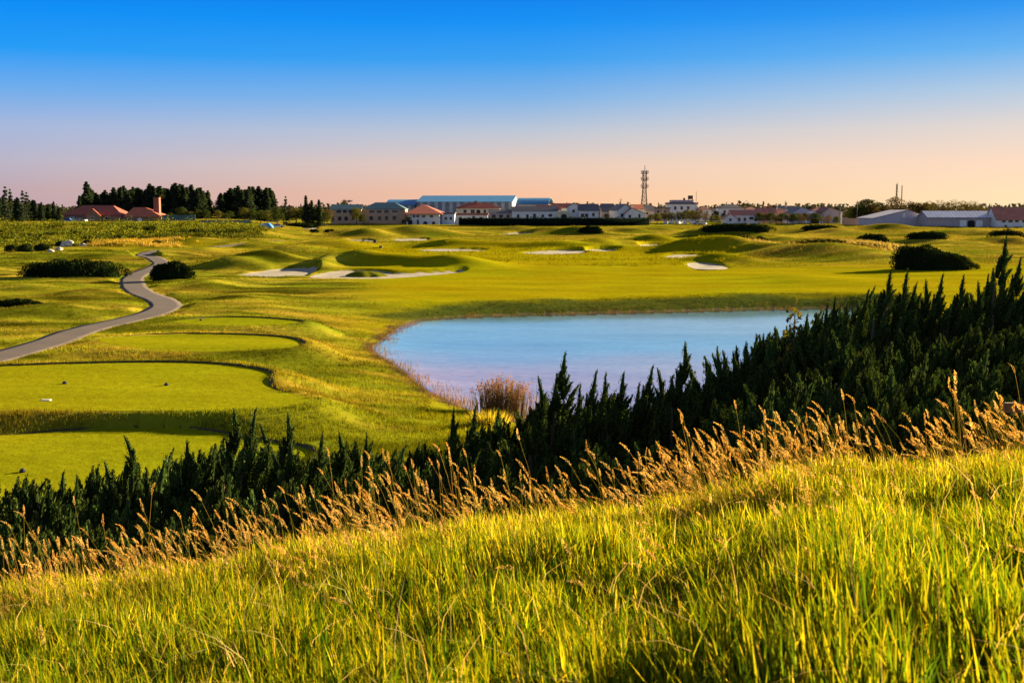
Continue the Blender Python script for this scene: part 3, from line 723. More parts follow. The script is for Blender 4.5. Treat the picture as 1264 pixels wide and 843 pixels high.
for px, pt, d, lab in SPIRES:
    x, _, zt = P(px, pt, d); zg = gz(x, d)
    hs = zt - zg - .1; kz = min(1.35, hs / 2.0); kz = min(1.0, hs / 2.0) * random.uniform(.8, 1.05); o = link('juniper_spire', random.choice(SPM), None, (x, d, zt - kz * 2.0), random.uniform(-.6, .6), (.9, .9, kz)); tag(o, lab, 'juniper', 'juniper spires above the thicket')
    t_ = link('trunk', MB().tube((0, 0, -(zt - kz * 2.0 - zg) / kz - .2), (0, 0, 1.0), .05, .03, 7).mesh('trunk', M['bark']), o)

# a broad-leaved sapling turning yellow at the thicket's edge
def leaf_cloud(pts, size, cols, p, rs, flat=1.0):
    n = len(pts); d = rs.normal(size=(n, 3)); d[:, 2] *= flat; d /= np.linalg.norm(d, axis=1)[:, None]
    s = np.cross(d, rs.normal(size=(n, 3))); s /= np.linalg.norm(s, axis=1)[:, None]
    L = (size * rs.uniform(.6, 1.4, n))[:, None]
    V = np.stack([pts - d * L * .5, pts + s * L * .32, pts + d * L * .5, pts - s * L * .32], 1).reshape(-1, 3)
    T = (np.arange(n)[:, None, None] * 4 + np.array([(0, 1, 2), (0, 2, 3)])[None]).reshape(-1, 3)
    c = np.array(cols)[rs.choice(len(cols), n, p=p)] * rs.uniform(.75, 1.25, (n, 1))
    return V, T, np.repeat(c, 4, 0)
rs = np.random.default_rng(3)
x, _, zt = P(978, 373, 18.6); zg = gz(x, 18.6); hh = zt - zg
sap = root('sapling', 'dull yellowing broad-leaved sapling poking out of the juniper bank beside the water', 'sapling', (x, 18.6, zg))
mb = MB().tube((0, 0, 0), (.05, 0, hh * .95), .02, .008, 6); lp = []
for i in range(16):
    zz = hh * (.62 + .36 * i / 16); a = i * 2.4; L = .30 - .012 * i; e = (.05 + L * math.cos(a), L * math.sin(a), zz + .12)
    mb.tube((.04, 0, zz), e, .006, .003, 4)
    for k in range(7): lp.append((.04 + L * math.cos(a) * (.4 + .1 * k) + rs.normal(0, .04), L * math.sin(a) * (.4 + .1 * k) + rs.normal(0, .04), zz + .12 * (.4 + .1 * k) + rs.normal(0, .04)))
mb.build('stem', M['bark'], sap)
V, T, C = leaf_cloud(np.array(lp), .085, [(.10, .085, .015), (.07, .07, .012), (.13, .075, .02)], [.5, .3, .2], rs); link('leaves', mesh_np('leaves', V, T, M['leaf'], C), sap)

# wooden rail at the thicket's end
x, _, zt = P(1262, 503, 12.6); zg = gz(x + .6, 12.6)
rl = root('wooden_rail', 'weathered wooden rail between the seed heads and the dark junipers', 'rail', (x + .75, 12.6, zg))
MB().box(-.95, 1.6, -.03, .03, zt - zg - .055, zt - zg + .055).build('rail', M['wood'], rl)
for q in (-.6, 1.3): MB().box(q - .05, q + .05, .032, .13, -.4, zt - zg + .18).build('post', M['wood'], rl)

# ------------------------------------------------------------------ reeds and shore plants
def reeds(px, py, w, h, n, label, cols, name='reed_clump', wl=None):
    gx, gy = G(px, py, WL + .05); zg = max(gz(gx, gy), WL - .1); rs2 = rng
    r = root(name, label, 'reeds', (gx, gy, zg))
    b = np.stack([rs2.normal(0, w * .33, n), rs2.normal(0, w * .2, n), np.full(n, -.15)], 1)
    hs = h * rs2.uniform(.55, 1.05, n) * (1 - .25 * np.abs(b[:, 0]) / w)
    az = np.arctan2(b[:, 1], b[:, 0]) + rs2.normal(0, .6, n)
    V, T, C = blades(b, hs, np.full(n, .035), rs2.uniform(.05, .3, n) * h * .5, az, pick(cols, [1 / len(cols)] * len(cols), n))
    link('stems', mesh_np('stems', V, T, M['reed'], C), r)
    m = n // 4; idx = rs2.choice(n, m, replace=False); tips = b[idx] + np.stack([np.cos(az[idx]) * hs[idx] * .12, np.sin(az[idx]) * hs[idx] * .12, hs[idx] * .93], 1)
    pts = np.repeat(tips, 9, 0) + rs2.normal(0, 1, (m * 9, 3)) * np.array([.04, .04, .11])
    V, T, C = leaf_cloud(pts, .10, [(.22, .11, .06), (.27, .16, .09)], [.6, .4], rs2); link('plumes', mesh_np('plumes', V, T, M['reed'], C), r)
reeds(622, 509, 2.2, 2.4, 800, 'round clump of reddish brown reeds standing at the near edge of the pond', [(.20, .11, .055), (.15, .10, .045), (.12, .10, .04)])
def tufts(pos, hgt, wid, cols, p, name, label, cat, nb=5, mat='grass', spread=.12):
    n = len(pos); b = np.repeat(pos, nb, 0) + np.concatenate([rng.normal(0, spread, (n * nb, 2)), np.zeros((n * nb, 1))], 1)
    hh_ = np.repeat(hgt, nb) * rng.uniform(.6, 1.2, n * nb)
    V, T, C = blades(b, hh_, np.repeat(wid, nb), hh_ * rng.uniform(.1, .6, n * nb), rng.uniform(0, 6.28, n * nb), np.repeat(pick(cols, p, n), nb, 0) * rng.uniform(.85, 1.15, (n * nb, 1)), seg=2)
    return tag(link(name, mesh_np(name, V, T, M[mat], C)), label, cat, kind='stuff')
# brown weeds along the pond edge
q = pond[rng.integers(0, len(pond), 1500)] + rng.normal(0, .35, (1500, 2))
q = q[(q[:, 0] < 4) | (q[:, 1] > 120)]
nx = q[rng.integers(0, len(q), 2600)] + rng.normal(0, .65, (2600, 2)); k = rng.uniform(-1, 1, len(nx)) < wav(nx[:, 0], nx[:, 1], 2.5, 7) + .1; nx = nx[k]
zz = np.maximum(ground(nx[:, 0], nx[:, 1]), WL - .02)
farm = (nx[:, 1] > 118); hg = np.where(farm, .20, .40) * rng.uniform(.5, 1.2, len(nx))
tufts(np.column_stack([nx, zz - .03]), hg, np.full(len(nx), .028), [(.20, .10, .05), (.14, .10, .04), (.10, .09, .02)], [.45, .3, .25], 'shore_weeds', 'brownish weeds fringing the edge of the pond', 'weeds', 5, 'reed', .25)
# a yellow tussock below the reeds
gx, gy = G(603, 523, -.6)
n = 700; b = np.stack([rng.normal(0, .42, n), rng.normal(0, .35, n), np.zeros(n)], 1)
V, T, C = blades(b, rng.uniform(.4, .95, n), np.full(n, .03), rng.uniform(.1, .45, n), np.arctan2(b[:, 1], b[:, 0]), pick([(.36, .27, .03), (.28, .24, .03)], [.6, .4], n))
tag(link('grass_tussock', mesh_np('grass_tussock', V, T, M['grass'], C), None, (gx, gy, gz(gx, gy) - .05)), 'bright yellow grass tussock just below the brown reeds', 'grass tussock')

# rough grass on the course
n = 230000
py = rng.uniform(318, 600, n); px = rng.uniform(-120, 1380, n)
d = 10 * F / (py - HY); x = (px - CX) * d / F
u = px
tone_ok = zone_tone(x, d, np.zeros(n))
isr = tone_ok[:, 1] / tone_ok[:, 0]
n1 = wav(x, d, 9, 2, ax=2.0)
left = smooth(-2, -14, x + 0.17 * d - 14 + 2 * n1) > .5
near = (smooth(112, 88, d + 4 * n1) * smooth(560, 500, u)) > .5
rgt = (smooth(880, 960, u + 20 * n1) * smooth(196, 222, d)) > .5
ps = sdf(pond, x, d, 20); bankm = (ps > .4) & (ps < 5) & (d > 112)
k = (left | near | rgt | bankm) & (ps > .3) & (path_dist(x, d) > PATH_W + .15)
for poly, lev in TEES: k &= sdf(poly, x, d, 5) > .12
for _, poly in SAND: k &= sdf(poly, x, d, 5) > .2
k &= (d > 30)
cl = wav(x, d, 2.0, 11); k &= rng.uniform(-1.6, 1.2, n) < cl
x, d = x[k], d[k]; z = ground(x, d); k = z < 2.6; x, d, z = x[k], d[k], z[k]; n = len(x)
base_t = zone_tone(x, d, z)
hg = rng.uniform(.14, .34, n) * (.8 + .4 * (wav(x, d, 5, 19) > 0)); hg = np.minimum(hg, 8.0 / d + .12)
b = np.repeat(np.column_stack([x, d, z - .02]), 4, 0); m = len(b); b[:, :2] += rng.normal(0, .12, (m, 2))
hh_ = np.repeat(hg, 4) * rng.uniform(.6, 1.2, m); tt = np.repeat(base_t * (rng.uniform(.75, 1.3, (n, 1)) * (1 + .35 * wav(x, d, 3.5, 8, ax=2)[:, None])).clip(.3, 2), 4, 0)
V, T, C = blades(b, hh_, np.repeat(.012 + .00028 * d, 4), hh_ * rng.uniform(.1, .6, m), rng.uniform(0, 6.28, m), tt, seg=2)
tag(link('rough_grass', mesh_np('rough_grass', V, T, M['rough'], C)), 'uncut golden green rough growing round the tees, path and pond', 'grass', kind='stuff')
n = 42000; py = rng.uniform(277, 322, n); px = rng.uniform(-60, 1330, n); d = rng.uniform(205, 470, n); x = (px - CX) * d / F
tz = zone_tone(x, d, np.zeros(n)); k = (tz[:, 1] / tz[:, 0] < .90) | (tz[:, 1] < .14)
k &= (path_dist(x, d) > 2.2) & (rng.uniform(-1.4, 1.2, n) < wav(x, d, 7, 18, ax=1.8))
for _, poly in SAND: k &= sdf(poly, x, d, 5) > .5
x, d = x[k], d[k]; n = len(x); z = ground(x, d); bt = zone_tone(x, d, z)
b = np.repeat(np.column_stack([x, d, z - .03]), 4, 0); m = len(b); b[:, :2] += rng.normal(0, .35, (m, 2)); hh_ = np.repeat(rng.uniform(.2, .6, n), 4) * rng.uniform(.6, 1.2, m)
V, T, C = blades(b, hh_, np.full(m, .10), hh_ * rng.uniform(.1, .6, m), rng.uniform(0, 6.28, m), np.repeat(bt * rng.uniform(.45, .95, (n, 1)), 4, 0), seg=2)
tag(link('dune_grass', mesh_np('dune_grass', V, T, M['rough'], C)), 'rough grass tufts on the mounds between the far bunkers and the town', 'grass', kind='stuff')
# tall golden fescue on the far ridge
def fescue(x0, x1, y0, y1, n, h, name, label, cols):
    px = rng.uniform(x0, x1, n); py = rng.uniform(y0, y1, n); g = np.array([G(a, b) for a, b in zip(px[::8], py[::8])]); g = np.repeat(g, 8, 0)[:n] + rng.normal(0, 1.6, (n, 2))
    z = ground(g[:, 0], g[:, 1]); tufts(np.column_stack([g, z - .05]), rng.uniform(.6, 1.2, n) * h, np.full(n, .12), cols, [1 / len(cols)] * len(cols), name, label, 'grass', 6, 'grass', .3)
fescue(935, 1110, 305, 312, 2400, .9, 'tall_golden_grass', 'pale golden tall grass along the ridge below the dark hedges', [(.20, .15, .06), (.16, .12, .045), (.24, .17, .075)])
fescue(115, 215, 297, 306, 1600, .8, 'dry_yellow_grass', 'glowing yellow dry grass at the foot of the scrubby hill', [(.30, .19, .04), (.24, .17, .03)])

# ------------------------------------------------------------------ bushes and hedges out on the course
def bush_mesh(name, w, dp, h, n, seed, size=.24, cols=((.018, .030, .010), (.03, .042, .013)), spiky=True, mat='juniper', lump=.14, slope=0):
    rs = np.random.default_rng(seed)
    u = rs.uniform(-1, 1, n); a = rs.uniform(0, 6.2832, n); q = rs.uniform(0, 1, n) ** .5
    e = np.arccos(rs.uniform(0, 1, n)); lum = 1 + lump * np.sin(3 * a + seed) + lump * np.sin(7 * a + 4 * e + seed) + lump * .3 * rs.normal(size=n)
    sx = np.sign(np.cos(a)) * np.abs(np.cos(a)) ** .7
    pts = np.stack([w * np.sin(e) * sx * lum, dp * np.sin(e) * np.sin(a) * lum, h * np.cos(e) ** .65 * (.92 + .08 * lum) * .93 * (1 + .07 * np.sin(5 * sx * np.sin(e) * w / h + seed))], 1) * rs.uniform(.9, 1.02, (n, 1))
    pts[:, 2] *= 1 - slope * pts[:, 0] / w
    d = np.stack([np.sin(e) * np.cos(a) * .5 + .1, np.sin(e) * np.sin(a) * .5, np.full(n, 1.0)], 1) if spiky else rs.normal(size=(n, 3))
    d += rs.normal(0, .25, (n, 3)); d /= np.linalg.norm(d, axis=1)[:, None]
    s = np.cross(d, rs.normal(size=(n, 3))); s /= np.linalg.norm(s, axis=1)[:, None]
    L = (size * rs.uniform(.6, 1.5, n))[:, None]
    V = np.stack([pts - d * L * .5, pts + s * L * .3, pts + d * L * .8, pts - s * L * .3], 1).reshape(-1, 3)
    T = (np.arange(n)[:, None, None] * 4 + np.array([(0, 1, 2), (0, 2, 3)])[None]).reshape(-1, 3)
    C = np.repeat(np.array(cols)[rs.integers(0, len(cols), n)] * rs.uniform(.7, 1.3, (n, 1)), 4, 0)
    k = 22; cv = []; ct = []
    for li in range(6):
        ee = 1.5708 * li / 5
        for j in range(k):
            b = 6.2832 * j / k; c_ = math.copysign(abs(math.cos(b)) ** .7, math.cos(b)); cv.append((w * .9 * math.sin(ee) * c_, dp * .9 * math.sin(ee) * math.sin(b), h * .86 * max(0, math.cos(ee)) ** .65 if li < 5 else -.4))
    for li in range(5):
        for j in range(k):
            p, q_ = li * k + j, li * k + (j + 1) % k; ct += [(p, q_, q_ + k), (p, q_ + k, p + k)]
    cv = np.array(cv); cv[:, 2] *= 1 - slope * cv[:, 0] / w
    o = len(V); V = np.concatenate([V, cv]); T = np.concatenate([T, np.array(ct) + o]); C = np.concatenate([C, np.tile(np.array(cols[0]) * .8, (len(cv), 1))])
    return mesh_np(name, V, T, M[mat], C)
def place_bush(x0, x1, ytop, ybase, label, seed, cat='hedge', name='juniper_hedge', dist=None, n=1500, cols=None, mat='juniper', spiky=True, dpf=.55, group=None, size=None):
    px = (x0 + x1) / 2; gx, gy = G(px, ybase) if dist is None else (xat(px, ybase, dist), dist)
    z0 = gz(gx, gy); w = (x1 - x0) / 2 * gy / F; h = max(.7, zat(ytop, gy) - z0, (ybase - ytop) * gy / F * .8); dp = max(1.0, min(w * dpf, 4.0))
    me_ = bush_mesh(name, w, dp, h, n, seed, size or .16 + .0006 * gy, cols or ((.010, .018, .006), (.019, .028, .008)), spiky, mat, .07, .45 if 'sloping' in label else 0)
    return tag(link(name, me_, None, (gx, gy + dp * .6, z0 - .05)), label, cat, group)
B = [(18, 148, 320, 343, 'long dark clipped juniper hedge beside the bend of the cart path', 'hedge', 'juniper_hedge', 3200), (183, 236, 322, 348, 'round dark juniper bush touching the cart path', 'bush', 'juniper_clump', 2200),
     (-12, 45, 370, 383, 'low dark juniper at the edge of the rough beside the path', 'bush', 'juniper_clump', 1500), (1105, 1208, 304, 334, 'big dark sloping juniper hedge above the near thicket', 'hedge', 'juniper_hedge', 3600),
     (1058, 1098, 288, 301, 'rounded dark bush on the mound below the gabled shed', 'bush', 'juniper_clump', 900), (1122, 1173, 288, 300, 'flat-topped dark bush on the mound below the long pale shed', 'bush', 'juniper_clump', 1000),
     (984, 1058, 296, 308, 'low ragged dark hedge on the golden ridge', 'hedge', 'juniper_hedge', 1500), (909, 932, 291, 302, 'dark rounded bush just above the large shaded mound', 'bush', 'juniper_clump', 700), (926, 949, 292, 303, 'smaller dark bush close beside the rounded one above the mound', 'bush', 'juniper_clump', 700),
     (864, 956, 280, 292, 'long low dark hedge in front of the pale roadside houses', 'hedge', 'juniper_hedge', 1700), (714, 744, 279, 291, 'square dark bush on a mound below the boundary hedge', 'bush', 'juniper_clump', 800),
     (992, 1036, 281, 288, 'thin dark hedge on the slope below the lilac gabled house', 'hedge', 'juniper_hedge', 800), (400, 413, 283, 289, 'small round dark bush on the golden slope below the tan building', 'bush', 'juniper_clump', 350), (382, 393, 283, 288, 'small dark bush by the lilac sand patch', 'bush', 'juniper_clump', 300),
     (1222, 1268, 283, 296, 'dark hedge in front of the white house at the end of the row', 'hedge', 'juniper_hedge', 900), (352, 386, 275, 281, 'flat dark hedge beyond the blue tarpaulin', 'hedge', 'juniper_hedge', 700)]
for i, (a, b, c, d_, lab, cat, nm, n_) in enumerate(B): place_bush(a, b, c, d_, lab, 100 + i, cat, nm, n=n_)
# scrub on the hill at the left: every dark shrub one can tell apart, then the low growth between
scr = [(5, 22, 301, 311), (20, 40, 300, 312), (40, 62, 300, 311), (68, 82, 297, 304), (101, 113, 296, 304), (195, 214, 290, 297), (170, 186, 292, 298), (250, 276, 284, 290), (276, 302, 285, 290), (214, 232, 285, 290), (232, 250, 284, 289), (28, 44, 290, 295), (120, 140, 287, 292), (150, 170, 284, 289), (60, 80, 284, 289), (4, 22, 282, 287), (186, 200, 297, 303), (96, 118, 291, 297), (140, 164, 289, 295), (0, 16, 293, 298), (48, 70, 291, 296), (205, 226, 289, 293), (176, 196, 284, 289), (262, 284, 289, 293), (318, 330, 282, 286), (300, 314, 284, 288), (85, 99, 288, 293)]
for i, (a, b, c, d_) in enumerate(scr):
    place_bush(a, b, c, d_, 'dark low shrub scattered over the scrubby hill below the red roofed lodges', 200 + i, 'shrub', 'shrub', n=420, cols=((.022, .034, .010), (.045, .055, .012)), spiky=False, mat='leaf', group='shrubs on the scrubby hill')
n = 2600; px = rng.uniform(-60, 320, n); py = rng.uniform(276, 305, n) ; py = np.where(px > 110, 276 + (py - 276) * .72, py)
g = np.array([G(a, b) for a, b in zip(px, py)]) + rng.normal(0, 3.5, (n, 2)); z = ground(g[:, 0], g[:, 1]); cw = wav(g[:, 0], g[:, 1], 9, 5) + .7 * wav(g[:, 0], g[:, 1], 4, 15); k = cw > -.55
g, z = g[k], z[k]; n = len(g); sz = rng.uniform(.5, 1.5, n) * (1 + .45 * wav(g[:, 0], g[:, 1], 8, 28)).clip(.4, 1.7) * (1 + .6 * (rng.uniform(0, 1, n) < .2)); rep = 22
ang_ = rng.uniform(0, 6.28, (n, rep)); rad = rng.uniform(.1, 1.0, (n, rep)) * sz[:, None] * 1.3
pts = np.stack([g[:, :1] + np.cos(ang_) * rad, g[:, 1:] + np.sin(ang_) * rad, z[:, None] + sz[:, None] * 1.5 * rng.uniform(.05, .9, (n, rep)) * (1 - (rad / (sz[:, None] * 1.6)) ** 2)], -1).reshape(-1, 3)
V, T, C = leaf_cloud(pts, .42, [(.095, .11, .009), (.15, .145, .012), (.035, .05, .009)], [.4, .3, .3], rng)
C = np.repeat(np.repeat(rng.uniform(.5, 1.4, (n, 1)) * (1 + .55 * wav(g[:, 0], g[:, 1], 11, 24, ax=1.6)[:, None]).clip(.25, 1.6), rep * 4, 0), 3, 1) * C
tag(link('scrub', mesh_np('scrub', V, T, M['leaf'], C)), 'tangled yellow green scrub covering the hill below the lodges', 'scrub', kind='stuff')
# boulders
for i, (px, py, w, lab) in enumerate([(86, 304, 15, 'largest pale boulder half hidden in the scrub'), (76, 309, 9, 'low white boulder below the largest one in the scrub'), (106, 305, 7, 'small white boulder at the scrub edge beside the dry grass'), (66, 311, 8, 'orange tinted boulder at the edge of the mown grass'), (54, 342.5, 6, 'small pale stone at the foot of the long hedge')]):
    gx, gy = G(px, py); w_ = w / 2 * gy / F; bm = bmesh.new(); bmesh.ops.create_icosphere(bm, subdivisions=3, radius=1)
    for v in bm.verts:
        f = 1 + .22 * math.sin(3 * v.co.x + i) * math.cos(4 * v.co.y + 2 * i) + .12 * math.sin(7 * v.co.z + 5 * v.co.x + i)
        v.co = Vector((v.co.x * w_ * f, v.co.y * w_ * .8 * f, v.co.z * w_ * .6 * f))
    me_ = bpy.data.meshes.new('boulder'); bm.to_mesh(me_); bm.free(); me_.materials.append(M['rock'])
    tag(link('boulder', me_, None, (gx, gy - 1.5, gz(gx, gy - 1.5) + w_ * .25)), lab, 'boulder', 'boulders on the scrubby hill')

# ------------------------------------------------------------------ trees
def conifer_parts(seed, slim=.22, n=1500, bare=.1, lay=13):
    """unit-high conifer: crown of drooping sprays in whorls, tapered trunk"""
    rs = np.random.default_rng(seed); t = rs.uniform(bare, 1, n); lvl = np.round(t * lay) / lay + rs.normal(0, .012, n)
    nb = 7; a = (rs.integers(0, nb, n) / nb) * 6.2832 + lvl * 9 + rs.normal(0, .22, n)
    env = slim * (1 - lvl) ** .75 * (.8 + .35 * np.sin(lvl * 21 + seed) * rs.uniform(.5, 1, n)) + .012
    q = rs.uniform(.1, 1.0, n) ** .7; r = env * q * (1 + .25 * np.sin(2 * a + seed))
    pts = np.stack([r * np.cos(a), r * np.sin(a), np.clip(lvl - .10 * r / slim * .6 + rs.normal(0, .008, n), .02, 1.0)], 1)
    V, T, C = leaf_cloud(pts, .058, [(.024, .040, .026), (.036, .054, .030), (.05, .06, .03)], [.45, .4, .15], rs, .6)
    crown = mesh_np('crown', V, T, M['leaf'], C)
    mb = MB().tube((0, 0, -.03), (0, 0, .55), .014, .009, 7).tube((0, 0, .55), (0, 0, .97), .009, .002, 6)
    for i in range(14):
        z_ = bare + .05 + (.85 - bare) * i / 14; aa = i * 2.4; L = slim * (1 - z_) ** .75 * .8; mb.tube((0, 0, z_), (L * math.cos(aa), L * math.sin(aa), z_ - .01), .004, .001, 4)
    return crown, mb.mesh('trunk', M['bark'])
def broad_parts(seed, cols, n=1500, wide=.42, bare=.22, open_=0.0):
    rs = np.random.default_rng(seed); nb = 11; ctr = []; mb = MB().tube((0, 0, -.03), (.01, 0, .45), .03, .018, 8)
    for i in range(nb):
        a = i * 2.4 + rs.normal(0, .3); q = (i + .5) / nb; zz = .36 + .52 * q; rr = wide * .62 * math.sin(math.pi * (.25 + .65 * q)) * rs.uniform(.7, 1.15)
        c = np.array([rr * math.cos(a), rr * math.sin(a), zz]); ctr.append((c, rs.uniform(.12, .2))); mb.tube((.01, 0, .25 + .25 * q), tuple(c), .012, .004, 5)
    ctr.append((np.array([0, 0, .86]), .14)); pts = []
    for c, r_ in ctr:
        m = n // len(ctr); d = rs.normal(size=(m, 3)); d /= np.linalg.norm(d, axis=1)[:, None]
        pts.append(c + d * (r_ * rs.uniform(.35 + .3 * open_, 1.12, m) ** .6)[:, None] * np.array([1.15, 1.15, .8]))
    V, T, C = leaf_cloud(np.concatenate(pts), .055 * (1 - .3 * open_), cols, [1 / len(cols)] * len(cols), rs)
    return mesh_np('crown', V, T, M['leaf'], C), mb.mesh('trunk', M['bark'])
CON = [conifer_parts(300 + i, (.20, .25, .18, .23)[i], 2400, (.06, .08, .04, .12)[i]) for i in range(4)]
CON_THIN = [conifer_parts(310 + i, .15, 520, .12, 9) for i in range(2)]
DG = ((.035, .05, .012), (.055, .07, .014), (.028, .04, .012)); OL = ((.085, .085, .016), (.06, .065, .014), (.11, .095, .02)); BR = ((.085, .055, .025), (.11, .065, .025), (.06, .05, .02))
BROAD = {'dark': [broad_parts(320 + i, DG) for i in range(3)], 'olive': [broad_parts(330 + i, OL) for i in range(3)], 'brown': [broad_parts(340 + i, BR, 1100, .4, .2, .4) for i in range(2)], 'open': [broad_parts(350 + i, ((.10, .075, .03), (.07, .06, .025)), 520, .42, .2, 1.0) for i in range(3)]}
def tree(px, ytop, ybase, d, parts, name, label, cat='tree', group=None, wide=1.0):
    x = xat(px, ybase, d); zg = min(gz(x, d), zat(ybase, d) + 1.0); h = zat(ytop, d) - zg
    o = root(name, label, cat, (x, d, zg), random.uniform(0, 6.28), group); o.scale = (h * wide, h * wide, h)
    link('crown', parts[0], o); link('trunk', parts[1], o); return o
random.seed(21)
G1 = 'conifers of the dark stand'
for i, (px, yt) in enumerate([(-14, 236), (-4, 240), (8, 231), (14, 234), (22, 244), (29, 236), (34, 238), (44, 248), (52, 250), (60, 252), (67, 249), (73, 256)]):
    tree(px, yt, 272, 425 + random.uniform(-10, 14), (CON_THIN if px in (8, 14, 29, 34) else CON)[i % 2], 'pine_tree', 'dark conifer in the thin row at the outer end of the skyline, before the lodges', 'tree', 'conifers in the thin row by the lodges', 1.25)
for i in range(15):
    px = -12 + 86 * (i + random.uniform(-.3, .3)) / 14; yt = float(np.interp(px, [-12, 30, 45, 76], [243, 245, 250, 257])) + random.uniform(-2, 3)
    tree(px, yt, 272, 440 + random.uniform(-8, 12), CON[(i * 3) % 4], 'pine_tree', 'dark bushy conifer closing the row at the outer end of the skyline', 'tree', 'bushy conifers in the row by the lodges', 1.7)
for i in range(56):
    px = 99 + 159 * (i + random.uniform(-.3, .3)) / 55; yt = float(np.interp(px, [98, 113, 120, 150, 190, 215, 250, 258], [240, 234, 238, 233, 230, 229, 231, 236])) + random.uniform(-3, 5)
    if i == 3: yt = 225
    tree(px, yt, 272, 492 + random.uniform(-16, 20), CON[i % 4], 'pine_tree', 'tall dark pine in the dense stand behind the red roofed lodges', 'tree', 'pines in the stand behind the lodges', 1.45)
for i in range(20):
    px = 271 + 66 * (i + random.uniform(-.3, .3)) / 19; yt = float(np.interp(px, [270, 290, 305, 330, 338], [238, 231, 233, 230, 238])) + random.uniform(-2, 5)
    tree(px, yt, 272, 485 + random.uniform(-14, 18), CON[(i + 1) % 4], 'pine_tree', 'tall dark pine in the second stand, between the teal fence and the tan building', 'tree', 'pines in the second stand', 1.5)
for px, yt, lab in [(353, 243, 'thin faint conifer standing alone past the second pine stand'), (378, 242, 'single dark conifer with a pointed tip rising above olive trees'), (385, 248, 'shorter conifer leaning against the pointed one'), (394, 247, 'broad conifer next to the roof of the tan building')]:
    tree(px, yt, 272, 455, CON_THIN[0] if px == 353 else CON[px % 4], 'conifer', lab, 'tree', None, 1.1)
for i in range(26):
    px = 78 + 262 * i / 25 + random.uniform(-4, 4)
    if px < 205: continue
    tree(px, random.uniform(254, 263), 273, 432 + random.uniform(-5, 8), BROAD['dark' if i % 3 else 'olive'][i % 3], 'leafy_tree', 'low bushy tree at the feet of the dark pine stands', 'tree', 'low bushy trees below the pines', 1.3)
for i, (px, yt) in enumerate([(343, 262), (350, 257), (358, 259), (366, 256), (373, 258), (386, 259), (392, 257), (401, 262), (404, 258)]):
    tree(px, yt, 274, 460 + random.uniform(-6, 12), BROAD[('olive', 'dark', 'brown')[i % 3]][i % 2], 'leafy_tree', 'low olive tree in the clump between the pine stand and the tan building', 'tree', 'low trees beside the tan building', 1.25)
for px, yt, yb, d, kind, lab, wd in [(440, 256, 274, 498, 'olive', 'olive tree in front of the tan building where its two roofs meet', 1.0), (447, 264, 275, 494, 'dark', 'dark teal shrub-like tree at the door of the tan building', .9), (504, 266, 277, 492, 'olive', 'small olive tree at the corner of the red gabled hall', .9), (498, 271, 278, 490, 'dark', 'dark round shrub tree in front of the red gabled hall corner', 1.1),
                                     (749, 263, 272, 512, 'brown', 'brownish tree between two white row houses', 1.0), (1022, 266, 277, 488, 'brown', 'dark brown tree in front of the grey gable', 1.2), (1032, 267, 277, 486, 'dark', 'dark tree beside the pale post', 1.1)]:
    tree(px, yt, yb, d, BROAD[kind][0], 'leafy_tree', lab, 'tree', None, wd)
for i, (px, yt) in enumerate([(803, 264), (811, 263), (820, 262), (829, 262), (838, 261), (847, 259), (855, 259), (863, 258), (871, 262), (879, 266), (886, 265)]):
    tree(px, yt, 276, 505 + random.uniform(-4, 8), BROAD['brown' if i in (7, 8) else 'olive'][i % 2], 'leafy_tree', 'round olive tree behind the white parked cars' if i not in (7, 8) else 'rusty brown tree behind the parked cars, below the tall white hall', 'tree', 'round trees along the car park', 1.15)
for i, px in enumerate(np.linspace(937, 1014, 12)):
    tree(px, random.uniform(262, 267), 275, 500 + random.uniform(-4, 10), BROAD['brown' if i % 2 else 'dark'][i % 2], 'leafy_tree', 'dusky shrub-like tree along the foot of the lilac roofed houses', 'tree', 'dusky trees below the lilac roofs', 1.3)
for i, (px, yt) in enumerate([(1060, 251), (1066, 246), (1071, 245), (1077, 252), (1084, 249), (1089, 253), (1052, 259)]):
    tree(px, yt, 273, 540 + random.uniform(-6, 10), BROAD['brown' if i % 2 else 'dark'][i % 2], 'leafy_tree', 'hazy brown tree in the clump before the gabled shed', 'tree', 'trees before the gabled shed', 1.1)
tree(1104, 242, 274, 545, BROAD['brown'][1], 'leafy_tree', 'broad rounded tree below the small lattice mast', 'tree', None, 1.0)
for i, px in enumerate([1124, 1131, 1138]): tree(px, 248 + i, 274, 548, BROAD['brown'][i % 2], 'leafy_tree', 'brown tree rising behind the roof of the gabled shed', 'tree', 'trees behind the gabled shed', 1.1)
for i, px in enumerate([1146, 1153, 1160, 1168, 1175, 1181, 1187, 1193, 1199, 1205, 1210]): tree(px, (247, 251, 246, 249, 246, 248, 247, 249, 247, 250, 254)[i], 276, 552 + random.uniform(-4, 6), BROAD['open'][i % 3], 'leafy_tree', 'thin open tree showing above the long pale shed roof', 'tree', 'open trees behind the long shed', 1.0)
# far wood that closes the horizon
n = 2600; a = rng.uniform(-40, 40, n); dd = rng.uniform(900, 1250, n); x = np.tan(np.radians(a)) * dd; hgt = rng.uniform(6, 12, n) * (1 + .2 * wav(x, dd, 60, 3)); rep = 26
pts = np.stack([x[:, None] + rng.normal(0, 3.4, (n, rep)), dd[:, None] + rng.normal(0, 3, (n, rep)), 4.6 + hgt[:, None] * rng.uniform(.0, 1.0, (n, rep)) ** .8], -1).reshape(-1, 3)
V, T, C = leaf_cloud(pts, 3.2, [(.030, .032, .022), (.040, .034, .024), (.026, .03, .024)], [.4, .3, .3], rng)
tag(link('distant_woods', mesh_np('distant_woods', V, T, M['leaf'], C)), 'hazy low wood on the horizon behind the town', 'wood', kind='stuff')
